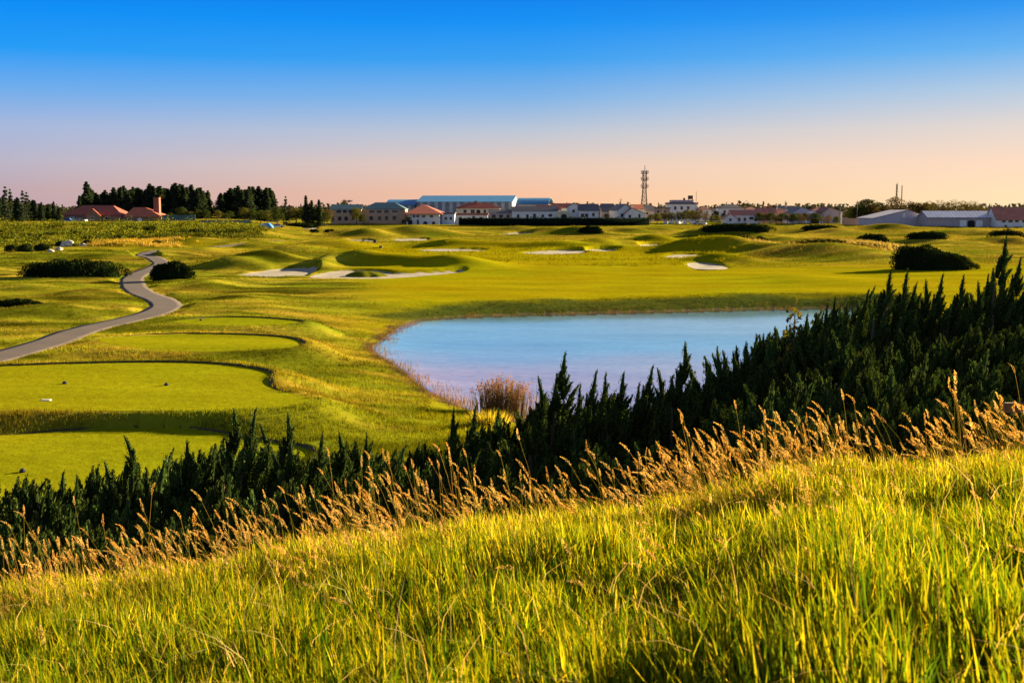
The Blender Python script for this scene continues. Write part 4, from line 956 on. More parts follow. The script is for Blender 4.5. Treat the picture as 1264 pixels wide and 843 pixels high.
# long boundary hedge below the houses
hx0, hx1, hd = 566, 802, 482
x0, x1 = xat(hx0, 275, hd), xat(hx1, 275, hd); zt = zat(268.8, hd); zb = 4.1
n = 5200; pts = np.stack([rng.uniform(x0, x1, n), hd + rng.normal(0, .7, n), zb + (zt - zb) * rng.uniform(0, 1.03, n) ** .7], 1); pts[:, 2] += .25 * wav(pts[:, 0], pts[:, 1], 5, 6)
V, T, C = leaf_cloud(pts, .55, [(.012, .022, .014), (.02, .032, .016)], [.6, .4], rng)
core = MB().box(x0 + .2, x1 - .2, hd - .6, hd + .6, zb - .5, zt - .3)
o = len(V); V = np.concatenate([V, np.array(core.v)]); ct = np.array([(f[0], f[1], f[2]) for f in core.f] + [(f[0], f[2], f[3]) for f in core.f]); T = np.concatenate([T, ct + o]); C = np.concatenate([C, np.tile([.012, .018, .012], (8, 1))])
tag(link('boundary_hedge', mesh_np('boundary_hedge', V, T, M['leaf'], C)), 'long dark boundary hedge in front of the white row houses', 'hedge')

# ------------------------------------------------------------------ buildings
def building(name, label, cat, x0, x1, yr, ye, yb, d, roof, wall, roofm, dep=9, rz=0, wins=(), doors=(), apex=None, over=.35, wm='glass', win_frame=True, chim=None, group=None):
    """walls up to row ye, ridge at row yr, standing at distance d across columns x0..x1"""
    xa, xb = xat(x0, ye, d), xat(x1, ye, d); cx = (xa + xb) / 2; hw = (xb - xa) / 2; zg = min(gz(cx, d), zat(yb, d))
    ze = zat(ye, d) - zg; zr = zat(yr, d) - zg; k = d / F
    r = root(name, label, cat, (cx, d + dep / 2, zg), rz, group); hd_ = dep / 2; ax = 0 if apex is None else xat(apex, yr, d) - cx
    w = MB(); m = M[wall]; tw = .18
    if roof == 'gable_front':
        w.prism([(-hw, -.4), (hw, -.4), (hw, ze), (ax, zr - .05), (-hw, ze)], -hd_, hd_)
        rf = MB(); s1 = (zr - ze) / (ax + hw); s2 = (zr - ze) / (hw - ax)
        rf.prism([(-hw - over, ze - over * s1 + .02), (ax, zr + .02), (ax, zr + tw + .05), (-hw - over, ze - over * s1 + tw)], -hd_ - over, hd_ + over)
        rf.prism([(ax + .003, zr + .02), (hw + over, ze - over * s2 + .02), (hw + over, ze - over * s2 + tw), (ax + .003, zr + tw + .05)], -hd_ - over, hd_ + over)
    elif roof == 'gable':
        w.prismx([(-hd_, -.4), (hd_, -.4), (hd_, ze), (0, zr - .05), (-hd_, ze)], -hw, hw)
        rf = MB(); s1 = (zr - ze) / hd_
        rf.prismx([(-hd_ - over, ze - over * s1 + .02), (0, zr + .02), (0, zr + tw), (-hd_ - over, ze - over * s1 + tw)], -hw - over, hw + over)
        rf.prismx([(.003, zr + .02), (hd_ + over, ze - over * s1 + .02), (hd_ + over, ze - over * s1 + tw), (.003, zr + tw)], -hw - over, hw + over)
    elif roof == 'hip':
        w.box(-hw, hw, -hd_, hd_, -.4, ze); rf = MB(); o_ = over; rl_ = max(.3, hw - hd_ * .8)
        e = [(-hw - o_, -hd_ - o_, ze), (hw + o_, -hd_ - o_, ze), (hw + o_, hd_ + o_, ze), (-hw - o_, hd_ + o_, ze)]; t_ = [(ax - rl_, 0, zr), (ax + rl_, 0, zr)]
        e2 = [(a, b, c + .16) for a, b, c in e]
        rf.poly(e[::-1]).poly([e[0], e[1], e2[1], e2[0]]).poly([e[1], e[2], e2[2], e2[1]]).poly([e[2], e[3], e2[3], e2[2]]).poly([e[3], e[0], e2[0], e2[3]])
        rf.poly([e2[0], e2[1], t_[1], t_[0]]).poly([e2[2], e2[3], t_[0], t_[1]]).poly([e2[1], e2[2], t_[1]]).poly([e2[3], e2[0], t_[0]])
    elif roof == 'arc':
        w.box(-hw, hw, -hd_, hd_, -.4, ze); rf = MB(); pr = []
        for i in range(11):
            q = -1 + .2 * i; pr.append((q * (hd_ + over), ze + (zr - ze) * (1 - q * q) + .02))
        rf.prismx(pr + [(b, c + .2) for b, c in pr[::-1]], -hw - over, hw + over)
    elif roof == 'arc_front':
        w.box(-hw, hw, -hd_, hd_, -.4, ze); rf = MB(); pr = []
        for i in range(13):
            q = -1 + i / 6; pr.append((q * (hw + over), ze + (zr - ze) * (1 - abs(q) ** 2.2) + .02))
        rf.prism([(-hw - over, ze)] + [(a, c + .2) for a, c in pr] + [(hw + over, ze)], -hd_ - over, hd_ + over)
    else:
        w.box(-hw, hw, -hd_, hd_, -.4, ze); rf = MB().box(-hw - over, hw + over, -hd_ - over, hd_ + over, ze + .003, max(zr, ze + .25))
    w.build('wall', m, r); rf.build('roof', M[roofm], r)
    f = d / F
    for (a, b, c, e_) in wins:
        wx0, wx1 = xat(a, c, d) - cx, xat(b, c, d) - cx; wz0, wz1 = zat(e_, d) - zg, zat(c, d) - zg
        wz0 = max(wz0, .05)
        fr = MB()
        for q in ((wx0 - .1, wx1 + .1, wz1, wz1 + .12), (wx0 - .14, wx1 + .14, wz0 - .12, wz0), (wx0 - .1, wx0, wz0, wz1), (wx1, wx1 + .1, wz0, wz1)): fr.box(q[0], q[1], -hd_ - .07, -hd_ + .003, q[2], q[3])
        fo = fr.build('window', M['frame'], r)
        pn = MB().box(wx0, wx1, -hd_ - .035, -hd_ + .004, wz0, wz1); pn.build('pane', M[wm], fo)
    for (a, b, c, e_, mt) in doors:
        wx0, wx1 = xat(a, c, d) - cx, xat(b, c, d) - cx; wz1 = zat(c, d) - zg
        dm = MB(); mid = (wx0 + wx1) / 2; hw2 = (wx1 - wx0) / 2
        pr = [(wx0, 0), (wx1, 0), (wx1, wz1 - hw2 * .5)] + [(mid + hw2 * math.cos(t), wz1 - hw2 * .5 + hw2 * .5 * math.sin(t)) for t in (.6, 1.1, 1.57, 2.04, 2.54)] + [(wx0, wz1 - hw2 * .5)]
        dm.prism(pr, -hd_ - .05, -hd_ + .004); dm.build('door', M[mt], r)
    if chim:
        a, b, c = chim; q0, q1 = xat(a, c, d) - cx, xat(b, c, d) - cx; ch = MB().box(q0, q1, -.5 * (q1 - q0), .5 * (q1 - q0), ze * .5, zat(c, d) - zg).box(q0 - .12, q1 + .12, -.5 * (q1 - q0) - .12, .5 * (q1 - q0) + .12, zat(c, d) - zg + .003, zat(c, d) - zg + .28)
        ch.build('chimney', M['brick'], r)
    return r
bd = building
bd('lodge', 'low lodge with a wide dark red hipped roof in front of the pines', 'lodge', 78, 150, 253.5, 266, 273, 432, 'hip', 'brownwall', 'redroof', 13, 0, [(86, 92, 268, 271), (130, 136, 268, 271)], [(118, 122, 267.5, 273, 'markwhite')])
r_ = bd('lodge', 'small gabled porch lodge with pale red roof joined before the wide dark roof', 'lodge', 105, 121, 258.5, 266, 273, 427.5, 'gable_front', 'brownwall', 'orangeroof', 3.6, .3, [(110, 114, 268, 271)])
bd('lodge', 'bright orange red roofed lodge with a tall brick chimney', 'lodge', 153, 199, 256, 268, 273, 430, 'hip', 'brownwall', 'orangeroof', 12, 0, [(157, 162, 269, 272)], [(170, 175, 269, 273, 'markwhite')], apex=166, chim=(184, 191, 244.5))
def screen_fence(x0, x1, yt, yb, d, label):
    xa, xb = xat(x0, yb, d), xat(x1, yb, d); zg = gz((xa + xb) / 2, d); zt = zat(yt, d) - zg; L = xb - xa
    r = root('screen_fence', label, 'fence', ((xa + xb) / 2, d, zg))
    MB().box(-L / 2, L / 2, -.03, .03, .1, max(zt, 1.2)).build('screen', M['net'], r)
    for i in range(9):
        q = -L / 2 + L * i / 8; MB().tube((q, .09, -.3), (q, .09, max(zt, 1.2) + .15), .05, .05, 6).build('post', M['pole'], r)
screen_fence(200, 241, 265.5, 272, 428, 'teal screen fence beside the orange roofed lodge')
screen_fence(246, 310, 272.5, 279, 400, 'long low teal screen fence at the foot of the pine stand')
bd('tan_building', 'tan two-storey building with teal roof, the lower wing nearest the pines', 'building', 408, 446, 252.8, 258.5, 275, 505, 'gable', 'tan', 'tealroof', 10, 0, [(415, 421, 259.6, 263), (423, 428, 259.6, 263), (430, 436, 259.6, 263), (409.5, 412.5, 267.5, 273), (417, 421.5, 267.5, 272.5), (425, 429.5, 267.5, 272.5), (434, 437, 268, 272)])
bd('tan_building', 'tan two-storey building with higher teal roof and rows of square windows', 'building', 447, 500, 249.8, 258.5, 276, 508, 'hip', 'tan', 'tealroof', 13, 0, [(456, 462, 259.8, 263), (465, 471, 259.8, 263), (474, 480, 259.8, 263), (484, 491, 260, 262.5), (456, 460.5, 267, 272), (466.5, 470.5, 267, 272), (475, 479.5, 267, 272), (484.5, 489, 266.5, 272)])
bd('gabled_hall', 'white hall under a wide red pyramid roof with dark arched openings', 'hall', 503, 544, 252.3, 264.6, 279, 496, 'hip', 'white', 'redroof', 26, -.04, [(511, 514, 266, 268.4), (515.5, 519, 266, 268.4), (522.5, 526.5, 266, 268.5), (532, 536, 266, 268.5), (516, 518.5, 271.5, 277.5)], [(505, 510.5, 271.5, 279, 'dark'), (524, 529, 273.5, 279, 'dark'), (535, 538.5, 273.5, 279, 'dark')], apex=520, over=1.3)
bd('annex', 'low pale blue annex against the red gabled hall', 'annex', 545, 561, 262.5, 264.5, 278, 500, 'flat', 'blueish', 'greyroof', 8, 0, [(549, 552, 268, 271.5), (555, 558, 268, 271.5)])
bd('low_house', 'low white building beside the blue annex with a flat brown eave', 'house', 562, 602, 263.4, 265.8, 275, 510, 'flat', 'white', 'brownroof', 8, 0, [(566, 570, 268, 271.5), (583, 586, 267, 273), (592, 595.5, 268, 272)])
bd('warehouse', 'largest warehouse with long blue sheet roof and striped white wall', 'warehouse', 518, 637, 241.2, 249.5, 266, 690, 'gable', 'clad', 'blueroof', 46, -.10)
bd('warehouse', 'smaller blue roofed warehouse behind the tan building', 'warehouse', 478, 514, 246.5, 253.5, 266, 700, 'arc', 'clad', 'blueroof', 34, -.05)
bd('warehouse', 'blue roofed warehouse with curved roof end behind the white row houses', 'warehouse', 639, 681, 244.5, 252.5, 266, 710, 'arc', 'greywall', 'blueroof', 34, -.12)
bd('red_roof_house', 'cream house with broad dark red roof before the largest warehouse', 'house', 563, 617, 250.5, 257.5, 272, 560, 'hip', 'cream', 'redroof', 12, 0, [(572, 576, 259, 263), (581, 586, 259, 264), (597, 600, 259, 264)], [(588, 593, 259, 272, 'dark')], chim=(585, 589, 248.8))
bd('porch_house', 'grey house with long pale lean-to roof behind the hedge', 'house', 603, 632, 259, 263, 275, 522, 'gable', 'greywall', 'greyroof', 8, 0, [(607, 612, 265, 269), (616, 621, 265, 269), (625, 629, 265, 269)])
bd('row_house', 'longest white row house with grey roof and tall dark windows', 'house', 632, 688, 255.5, 260.5, 274, 520, 'gable', 'white', 'greyroof', 9, 0, [(649.5, 652.5, 265, 271), (658, 661.5, 264, 271), (668.5, 671.5, 265, 268.5), (677, 681.5, 264.5, 267.5), (638, 641, 265, 269)])
bd('red_roof_house', 'house with rusty red roof block showing above the longest white row house', 'house', 663, 692, 253.2, 259.5, 273, 548, 'gable', 'cream', 'pinkroof', 9, 0, [(672, 675, 260, 262)])
bd('arch_house', 'small cream gatehouse with one dark round arch', 'gatehouse', 689, 702.5, 261, 263.2, 274, 516, 'arc_front', 'cream', 'cream', 6, 0, [], [(692.5, 699.5, 264.5, 274, 'dark')])
bd('red_roof_house', 'long low house with dark red roof beside the tall white gable', 'house', 682, 706, 251.5, 257, 273, 552, 'gable', 'white', 'redroof', 10)
bd('gable_house', 'tall white gable end with rounded top in the row', 'house', 701, 716, 250.8, 255.5, 274, 524, 'gable_front', 'white', 'brownroof', 12, 0, [(706.5, 709.5, 259, 262.5)], apex=709)
bd('row_house', 'white row house with dark grey roof and a strip of dark windows', 'house', 714.5, 739, 252.3, 260, 274, 521, 'gable', 'white', 'greyroof', 10, 0, [(717, 721, 264, 268), (722, 726, 264, 268), (731, 734, 263, 267)], chim=(736.5, 738.5, 256.8))
bd('grey_house', 'grey rendered house with grey roof between white neighbours', 'house', 743, 757.5, 251.8, 261, 274, 530, 'gable', 'greywall', 'greyroof', 11, 0, [(746, 749, 264, 268), (752, 754.5, 263, 268)])
bd('gable_house', 'tallest white gable, its dark roof running back from a sharp peak', 'house', 758, 777, 252.3, 259.5, 275, 519, 'gable_front', 'white', 'greyroof', 12, .25, [(762, 765, 264, 268)], apex=768)
bd('gable_house', 'lower white gable house with small shaded windows beside the tallest gable', 'house', 771, 797, 256.8, 264, 275, 516, 'gable_front', 'white', 'brownroof', 10, 0, [(776, 779, 265.5, 269), (788, 790.5, 264.5, 269.5)], apex=780)
bd('red_roof_house', 'small bright red roof showing behind the lower white gable', 'house', 781, 793, 252.8, 258, 273, 545, 'gable', 'white', 'orangeroof', 7, .3)
bd('grey_house', 'low grey roofed house below the tall lattice mast', 'house', 790, 806, 254, 260, 273, 550, 'gable', 'greywall', 'greyroof', 9, .2, [(795, 798, 262, 265)])
bd('shop_house', 'pinkish flat-roofed house beyond the lattice mast', 'house', 806, 827, 256.2, 257.6, 273, 575, 'flat', 'wallbrown', 'greyroof', 10, 0, [(811, 814, 260, 263), (819, 822, 260, 263)])
hl = bd('white_hall', 'tall stepped white hall with a water tank on its roof', 'building', 826, 861, 250, 252.3, 273, 615, 'flat', 'white', 'greyroof', 14, 0, [(832, 835, 255, 259), (840, 843, 255, 259), (848, 851, 255, 259)])
zt0 = zat(250, 615) - hl.location.z; k6 = 615 / F
MB().box(-13 * k6, 13.5 * k6, -4, 6, zt0 + .003, zt0 + 3.0 * k6).build('upper_storey', M['greywall'], hl)
zt1 = zt0 + 3.0 * k6
tk = MB().tube((11.5 * k6, 0, zt1 + 1.0 * k6), (11.5 * k6, 0, zt1 + 5.5 * k6), 3.6 * k6, 3.6 * k6, 14)
for a in range(4): tk.tube((11.5 * k6 + 2.6 * k6 * (1, 1, -1, -1)[a], 2.6 * k6 * (1, -1, 1, -1)[a], zt1), (11.5 * k6 + 2.6 * k6 * (1, 1, -1, -1)[a], 2.6 * k6 * (1, -1, 1, -1)[a], zt1 + 1.2 * k6), .12, .12, 6)
tk.build('water_tank', M['steel'], hl)
MB().box(2.2 * k6, 4.4 * k6, -.5, .5, zt1, zt1 + 2.6 * k6).build('chimney', M['steel'], hl)
bd('hip_house', 'pale house with a dark hipped roof behind the white roadside houses', 'house', 888, 918, 252.2, 257.5, 274, 560, 'hip', 'white', 'greyroof', 10, 0, [(893, 896, 260, 263.5), (903, 906, 260, 263.5)])
bd('row_house', 'long white roadside house with faded red roof and a row of windows', 'house', 903, 937, 259.6, 265.5, 277, 514, 'gable', 'white', 'pinkroof', 9, 0, [(911, 914, 269, 273), (918, 921, 269, 273), (925, 930, 268, 271), (931.5, 934.5, 269, 273)])
bd('gable_house', 'small white gable at the end of the faded red roof', 'house', 893.5, 910, 263.8, 270, 277, 511, 'gable_front', 'white', 'pinkroof', 5, 0, [(900, 903, 270, 273)])
bd('red_roof_house', 'dull red roofed house half sunk behind dusky trees', 'house', 936, 958, 257.2, 263, 276, 535, 'gable', 'wallbrown', 'pinkroof', 9, 0, [(941, 944, 265, 269), (950, 953, 265, 269)], chim=(943, 945, 253.4))
bd('red_roof_house', 'red roofed house next to the thin dark pole', 'house', 956, 975, 257, 262.5, 276, 540, 'hip', 'wallbrown', 'pinkroof', 9, 0, [(961, 964, 264, 268)], chim=(952.6, 954.4, 254))
bd('lilac_house', 'wide lilac grey gabled house with antennas on its ridge', 'house', 974, 1009, 255.8, 264, 277, 520, 'gable_front', 'lilac', 'greyroof', 12, 0, [(982, 984, 267, 270), (990, 992.5, 267, 270)], apex=990)
bd('canopy_house', 'pale sheet canopy against the lilac gabled house', 'canopy', 996, 1016, 261.5, 268.5, 277, 512, 'gable_front', 'blueish', 'paleroof', 6, 0, [], [(1001, 1011, 269.6, 277, 'dark')], apex=1004)
bd('gable_house', 'grey gabled house with brown roof before the hazy trees', 'house', 1015, 1039, 256.2, 262, 277, 517, 'gable_front', 'greywall', 'brownroof', 11, .1, [(1020, 1023, 265, 268.5)], apex=1023)
x = xat(1038, 270, 508); zg = gz(x, 508)
tag(MB().tube((0, 0, -.3), (0, 0, zat(262, 508) - zg), .30, .28, 8).tube((0, 0, zat(262, 508) - zg), (0, 0, zat(262, 508) - zg + .3), .42, .42, 8).build('gate_post', M['cream'], None, (x, 508, zg)), 'pale thick post catching the sun beside the grey gabled house', 'post')
xa, xb = xat(1040, 273, 500), xat(1080, 273, 500); zg = gz(xa + 5, 500)
wl_ = tag(MB().box(xa, xb, 500, 500.3, zg - .8, zat(270.5, 500)).box(xa - .05, xb + .05, 499.94, 500.36, zat(270.5, 500) + .003, zat(270, 500)).build('block_wall', M['wallbrown']), 'low brown block wall running up to the gabled shed', 'wall')
bd('gabled_shed', 'wide lilac sheet shed with a low gable facing the course', 'shed', 1078, 1148, 259.8, 269.6, 281, 468, 'gable_front', 'lilac', 'lilac', 22, 0, [(1114.5, 1117.5, 263.5, 268)], [], apex=1120, wm='markwhite')
bd('long_shed', 'long grey shed with pale metal roof, two white panels and a dark door', 'shed', 1146, 1227, 261, 268.3, 284, 455, 'gable', 'greywall', 'paleroof', 12, 0, [(1185, 1193, 272.3, 280), (1205, 1213, 272.3, 280)], [(1194.5, 1203.5, 272, 284, 'dark')], wm='markwhite', over=.5)
bd('white_house', 'white house with broad reddish tiled roof at the end of the row', 'house', 1230, 1290, 256, 271, 285, 450, 'gable', 'white', 'pinkroof', 11, 0, [(1237, 1241.5, 271.8, 274.6), (1245, 1250, 271.8, 274.6), (1253, 1257.5, 271.8, 274.6), (1262, 1266, 271.8, 274.6), (1240, 1243, 278, 281), (1252, 1262, 280, 283)])

back = [(690, 712, 252, 257, 'pinkroof', 'white', 'second-row house with rusty roof above the arched gatehouse'), (722, 742, 251, 256.5, 'greyroof', 'cream', 'second-row house with flat dark roofline above the strip-windowed row house'),
        (862, 878, 255, 259, 'brownroof', 'white', 'small pale house beside the tall stepped hall'), (876, 890, 258, 262, 'greyroof', 'greywall', 'low grey house between the hall and the dark hipped house'), (918, 938, 255.5, 260, 'pinkroof', 'white', 'pale second-row house right behind the faded red roof'),
        (940, 950, 255, 259.5, 'brownroof', 'cream', 'narrow cream house next to the dull red roofed one'), (962, 980, 254.5, 259, 'greyroof', 'white', 'white second-row house behind the dark pole'), (1003, 1020, 256, 260.5, 'pinkroof', 'white', 'white second-row house between the lilac and grey gables'),
        (1040, 1058, 259, 263, 'brownroof', 'cream', 'small cream house before the hazy tree clump'), (806, 822, 257, 261, 'pinkroof', 'white', 'low white house half hidden by the round olive trees')]
for i, (a, b, yr, ye, rm, wm_, lab) in enumerate(back):
    m_ = (a + b) / 2; bd('back_house', lab, 'house', a, b, yr, ye, 274, 590 + 9 * (i % 4), 'hip' if i % 3 else 'gable', wm_, rm, 9, 0, [(m_ - 5, m_ - 2.6, ye + 1.6, ye + 4.4), (m_ + 1.5, m_ + 4, ye + 1.6, ye + 4.4)], chim=(a + 3, a + 4.6, yr - 1.4) if i % 2 else None)
random.seed(33)
for i, (px, yt) in enumerate([(612, 262), (705, 262), (741, 261), (800, 258), (884, 260), (893, 263), (939, 261), (949, 258), (957, 262), (969, 261), (981, 258), (1012, 260), (1043, 261), (1048, 257), (1056, 259)]):
    tree(px, yt, 274, 555 + random.uniform(-25, 25), BROAD['brown' if i % 3 == 0 else 'dark'][i % 2], 'leafy_tree', 'dusky tree standing between the houses of the town', 'tree', 'dusky trees among the houses', 1.1)
# ------------------------------------------------------------------ masts, poles
def lattice(px, ytop, d, wb_, wt, label, plat, cat='mast', mast=.12):
    x = xat(px, ytop, d); zg = gz(x, d); H = zat(ytop, d) - zg; r = root('lattice_mast', label, cat, (x, d, zg)); Hs = H * (1 - mast)
    def hw(t): return (wb_ + (wt - wb_) * min(1, t / .62)) / 2 if t < .62 else wt / 2
    mb = MB(); th = max(.12, d * (.00036 if plat else .00024)); lv = [i / 12 for i in range(13)]
    for sx, sy in ((1, 1), (1, -1), (-1, -1), (-1, 1)):
        for a, b in zip(lv[:-1], lv[1:]): mb.tube((sx * hw(a), sy * hw(a), Hs * a), (sx * hw(b), sy * hw(b), Hs * b), th, th, 4)
    mb.build('frame', M['steel'], r); br = MB()
    for a, b in zip(lv[:-1], lv[1:]):
        for i in range(4):
            p = [(1, 1), (1, -1), (-1, -1), (-1, 1)][i]; q = [(1, 1), (1, -1), (-1, -1), (-1, 1)][(i + 1) % 4]
            br.tube((p[0] * hw(a), p[1] * hw(a), Hs * a), (q[0] * hw(b), q[1] * hw(b), Hs * b), th * .55, th * .55, 4); br.tube((p[0] * hw(b), p[1] * hw(b), Hs * b), (q[0] * hw(b), q[1] * hw(b), Hs * b), th * .55, th * .55, 4)
    br.build('bracing', M['steel'], r)
    MB().tube((0, 0, Hs), (0, 0, H), th * .9, th * .5, 6).build('spike', M['steel'], r)
    for t in plat:
        w_ = wt / 2 + .9; z = Hs * t; pb = MB()
        pb.box(-w_, w_, -w_, w_, z, z + .18)
        for q in (-w_, w_): pb.box(q - .05, q + .05, -w_, w_, z + .9, z + 1.0).box(-w_ + .06, w_ - .06, q - .05, q + .05, z + .9, z + 1.0)
        po = pb.build('platform', M['steel'], r); 
        for i in range(6):
            a = 6.2832 * i / 6; MB().tube((w_ * 1.1 * math.cos(a), w_ * 1.1 * math.sin(a), z + .3), (w_ * 1.1 * math.cos(a), w_ * 1.1 * math.sin(a), z + 2.2), .22, .22, 6).build('antenna', M['steel'], po)
lattice(796, 204, 720, 4.9, 2.1, 'tall dark red lattice telecom mast with three platforms above the row houses', (.67, .82, .955))
lattice(1107.5, 225, 640, 3.6, .55, 'small slender lattice mast rising from the trees behind the sheds', (), mast=.06)
def pole(px, ytop, ybase, d, rad, label, arms=False):
    x = xat(px, ytop, d); zg = min(gz(x, d), zat(ybase, d)); H = zat(ytop, d) - zg; r = root('utility_pole', label, 'pole', (x, d, zg))
    MB().tube((0, 0, -.3), (0, 0, H), rad, rad * .75, 8).build('shaft', M['pole'], r)
    if arms: MB().box(-.9, .9, -.08, .08, H - .9, H - .75).box(-.6, .6, -.08, .08, H - 1.7, H - 1.55).build('crossarm', M['pole'], r)
pole(1113.6, 229, 274, 600, .32, 'plain slim pole standing right beside the small lattice mast')
pole(766.3, 245, 274, 535, .18, 'thin pole with crossarms above the tallest white gable', True)
pole(970, 248, 274, 545, .24, 'dark pole with crossarms among the red roofs', True)
pole(994, 251.5, 274, 522, .16, 'short antenna pole at the ridge of the lilac gabled house', True)
pole(859.6, 236.5, 274, 612, .14, 'thin aerial pole next to the water tank of the tall hall')
pole(1037, 254, 274, 505, .22, 'short pole with a broad top beside the pale post', True)
pole(818, 252.5, 274, 570, .14, 'thin pole above the pinkish flat-roofed house')
pole(1058.5, 248, 274, 530, .2, 'grey pole at the edge of the hazy tree clump', True)

# ------------------------------------------------------------------ cars, tarpaulin, markers
def car_parts(paint):
    body = MB().prismx([(-.85, .32), (.85, .32), (.85, .72), (.80, .92), (-.80, .92), (-.85, .72)], -2.1, 2.1)
    body.v = [(x * (1 if z < .8 else .985), y, z) for x, y, z in body.v]
    cab = MB().prism([(-1.55, .923), (1.0, .923), (.55, 1.46), (-1.2, 1.46)], -.72, .72)
    gl = MB().prism([(-1.38, .97), (.82, .97), (.52, 1.38), (-1.14, 1.38)], -.733, .733)
    wh = []
    for sx in (-1.3, 1.3):
        for sy in (-.8, .8): wh.append(MB().tube((sx, sy - .1, .32), (sx, sy + .1, .32), .32, .32, 12).mesh('wheel', M['tyre']))
    return body.mesh('body', M[paint]), cab.mesh('cabin', M[paint]), gl.mesh('windows', M['glass']), wh
CW = car_parts('carwhite'); CB = car_parts('carblue')
def car(px, d, parts, label, group=None, rz=0):
    x = xat(px, 276, d); r = root('parked_car', label, 'car', (x, d, gz(x, d)), rz, group)
    link('body', parts[0], r); link('cabin', parts[1], r); link('windows', parts[2], r)
    for w_ in parts[3]: link('wheel', w_, r)
for i, px in enumerate([822.5, 829, 837, 844.5, 853, 861, 869.5]):
    car(px, 488 + (i % 3) * 2, CW, 'white parked car under the round olive trees' if i not in (0, 6) else ('white parked car nearest the boundary hedge' if i == 0 else 'white parked car at the end of the line, nearest the roadside houses'), 'white cars parked below the trees', (1.3, 1.5, 1.2, 1.6, 1.4, .2, 1.3)[i])
car(85, 421, CB, 'blue parked car in front of the dark roofed lodge', None, .1); car(94, 419, CB, 'pale blue car close to the lodge corner', None, .8); car(101, 422, CW, 'white car beside the blue ones at the lodge', None, 1.2)
car(343, 404, CW, 'small white car next to the blue tarpaulin', None, .2)
gx, gd = xat(328.5, 280, 398), 398; zg = gz(gx, gd); bm = bmesh.new(); bmesh.ops.create_grid(bm, x_segments=16, y_segments=10, size=1)
for v in bm.verts:
    e = (1 - abs(v.co.x) ** 4) * (1 - abs(v.co.y) ** 4); v.co = Vector((v.co.x * 2.6, v.co.y * 1.7, -.1 + e * (1.5 + .15 * math.sin(5 * v.co.x) + .12 * math.sin(7 * v.co.y + 1))))
me_ = bpy.data.meshes.new('tarpaulin'); bm.to_mesh(me_); bm.free(); me_.materials.append(M['tarp'])
tag(link('tarpaulin', me_, None, (gx, gd, zg)), 'bright blue tarpaulin over a heap below the second pine stand', 'tarpaulin')
def tee_marker(px, py, lev, mat, label, s=1.0):
    gx, gy = G(px, py, lev); b = MB().tube((0, 0, -.03), (0, 0, .10 * s), .16 * s, .19 * s, 12).tube((0, 0, .10 * s), (0, 0, .22 * s), .19 * s, .07 * s, 12)
    tag(b.build('tee_marker', M[mat], None, (gx, gy, lev + .012)), label, 'tee marker', 'tee markers')
tee_marker(80, 474, .55, 'marker', 'black tee marker on the largest tee lawn, the one nearer the path', .72); tee_marker(205.5, 476, .55, 'marker', 'black tee marker in the middle of the largest tee lawn', .72)
tee_marker(28, 583, -.15, 'marker', 'black tee marker on the lowest tee lawn', .7); tee_marker(248, 396, .2, 'marker', 'tiny dark tee marker on the farthest tee lawn', .7)
gx, gy = G(57, 494.5, .55); tag(MB().box(-.24, .24, -.10, .10, -.02, .04).box(-.20, .20, -.07, .07, .043, .052).build('tee_plate', M['markwhite'], None, (gx, gy, .562)), 'white distance plate lying on the largest tee lawn', 'plate')
for px, py, h, lab in [(463, 301, .9, 'upright dark marker post on the bright fairway below the tan building'), (470, 305.5, .5, 'short reddish marker post on the fairway near the upright one'), (448, 299.5, .5, 'squat dark marker box by the sand track')]:
    gx, gy = G(px, py); tag(MB().box(-.35, .35, -.3, .3, -.1, h * .85).box(-.42, .42, -.36, .36, h * .853, h).build('marker_post', M['steel' if px == 470 else 'marker'], None, (gx, gy, gz(gx, gy))), lab, 'marker')

# ------------------------------------------------------------------ light, sky, camera
EXPO = 2.45
K = 2 ** -EXPO
sd = Vector((math.sin(R(SUN_AZ)) * math.cos(R(SUN_EL)), math.cos(R(SUN_AZ)) * math.cos(R(SUN_EL)), math.sin(R(SUN_EL))))
sl = bpy.data.lights.new('sun', 'SUN'); sl.energy = 5.0; sl.angle = R(.6); sl.color = (1.0, .80, .44)
so = bpy.data.objects.new('sun', sl); COL.objects.link(so); so.rotation_euler = (-sd).to_track_quat('-Z', 'Y').to_euler(); so.location = (40, 20, 60)
wd = bpy.data.worlds.new('World'); SC.world = wd; wd.use_nodes = True; nt = wd.node_tree; nt.nodes.clear()
out = nt.nodes.new('ShaderNodeOutputWorld'); bg = nt.nodes.new('ShaderNodeBackground'); bg.inputs['Strength'].default_value = .1
tc = nt.nodes.new('ShaderNodeTexCoord'); sx = nt.nodes.new('ShaderNodeSeparateXYZ'); nt.links.new(tc.outputs['Generated'], sx.inputs[0])
def lin(c): return tuple(((v / 255) / 12.92 if v / 255 <= .04045 else ((v / 255 + .055) / 1.055) ** 2.4) for v in c)
def el(y): return math.sin(math.atan((HY - y) / F))
